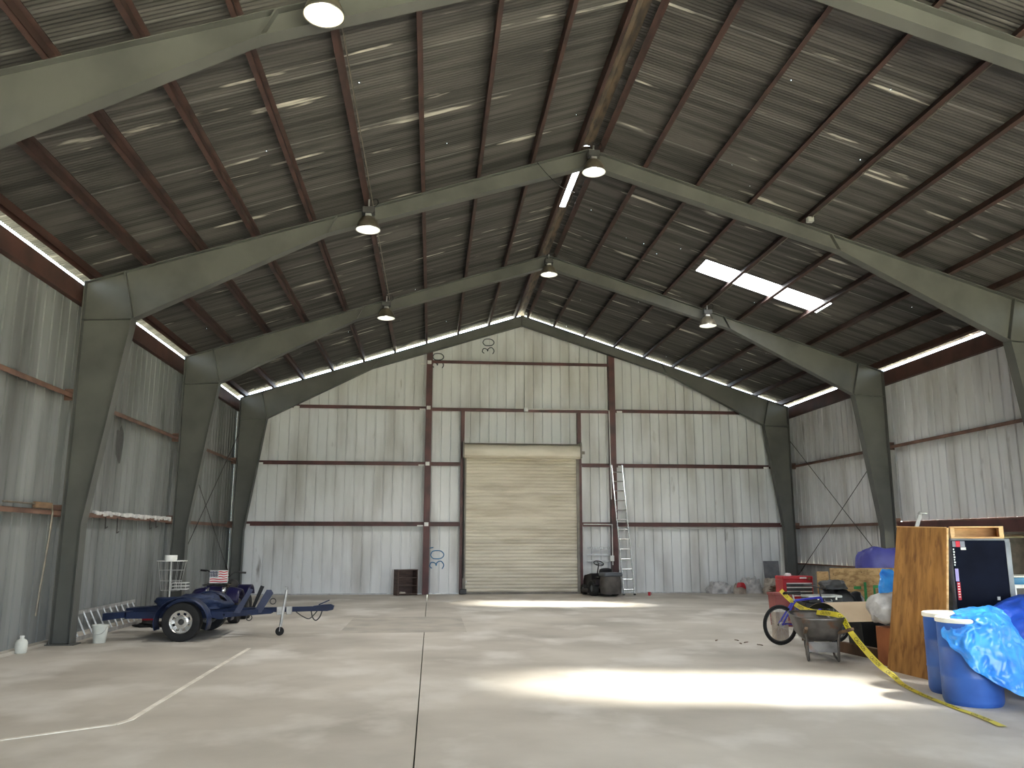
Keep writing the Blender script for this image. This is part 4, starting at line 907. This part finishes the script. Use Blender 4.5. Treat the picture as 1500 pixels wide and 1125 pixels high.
cu = bpy.data.curves.new('caution', 'FONT'); cu.body = 'CAUTION'; cu.size = .066; cu.resolution_u = 2
to = bpy.data.objects.new('caution', cu); col.objects.link(to); bpy.context.view_layer.update()
tme = bpy.data.meshes.new_from_object(to.evaluated_get(bpy.context.evaluated_depsgraph_get())); bpy.data.objects.remove(to)
s0 = .25
while s0 < acc[-1]-.5:
    m = MB(); m.add([tape_at(s0+v.co.x*1.15, -(v.co.y-.023)/.0375*-1 if False else (v.co.y-.023)/.0375*-1, .002)+Vector((0, 0, .003)) for v in tme.vertices], [tuple(p.vertices) for p in tme.polygons])
    m.build('lettering', 'ink', tp_); s0 += .55

# ------------------------------------------------------------------ side opening: teal bench, frame, utility cart
tb = thing('teal_cabinet', 'teal blue cabinet with a pale top by the side opening', 'cabinet', (6.60, 13.6, 0))
MB().bbox(0, 1.3, 0, .55, 0, 1.06, .01).build('body', 'teal', tb); MB().bbox(-.02, 1.32, -.02, .57, 1.06, 1.09, .008).build('top', 'lid', tb)
pf = thing('framed_panel', 'dark panel in a white frame leaning on the teal cabinet', 'panel', (6.78, 13.30, 0))
MB().box(0, .8, .0, .02, .02, .94).build('panel', 'black', pf)
for b_ in ((-.04, .84, -.01, .02, .90, .96), (-.04, .84, -.01, .02, 0, .06), (-.04, .02, -.01, .02, .06, .90), (.78, .84, -.01, .02, .06, .90)): MB().bbox(*b_, .004).build('frame_bar', 'white', pf)
uc = thing('utility_cart', 'cream utility cart with a black seat outside the side opening', 'cart', (11.3, 18.6, -.2))
MB().prism([(-1.0, .35), (1.0, .35), (1.0, .95), (.45, 1.0), (.2, .62), (-.4, .62), (-.45, 1.1), (-1.0, 1.1)], -.6, .6, 'x').build('body', 'cream', uc)
MB().bbox(-.62, .62, -.9, .9, 1.95, 2.02, .03).build('canopy', 'cream', uc)
for sx in (-1, 1):
    for y in (-.85, .8): MB().tube([(sx*.55, y, .9), (sx*.55, y*.95, 1.96)], .02, 6).build('canopy_post', 'black', uc)
    for y in (-.65, .7): MB().lathe(tyre_prof(.23, .18, .1), 20, Tr((sx*.52, y, .23), ry=RX)).build('wheel', 'tyre', uc, ang=35)
MB().bbox(-.5, .5, -.40, .1, .62, .78, .05).bbox(-.5, .5, -.48, -.34, .75, 1.35, .05).build('seat', 'black', uc)
# lean-to roof beyond the opening
lt_ = thing('lean_to', 'dark lean-to roof outside the side opening', 'lean-to', (0, 0, 0), kind='structure')
MB().box(9.25, 13.2, 8.4, 20.7, 2.14, 2.20).build('roof', 'girt', lt_)
for y in (8.6, 14.5, 20.5): MB().box(12.9, 13.05, y-.08, y+.08, -.21, 2.14).build('post', 'girt', lt_)
for a, b in ((8.4, 16.2), (18.6, 20.62)): MB().box(13.05, 13.1, a, b, -.21, 2.14).build('side_blocker', 'brownwood', lt_)  # added sheets that block the sun, with a gap to light the cart
MB().box(9.25, 13.05, 20.62, 20.66, -.21, 2.14).build('end_blocker', 'engine', lt_)  # added dark partition, darkens the view through the side opening
MB().box(9.32, 13.2, 8.4, 20.7, -.21, -.2).build('pad', 'concrete', lt_)
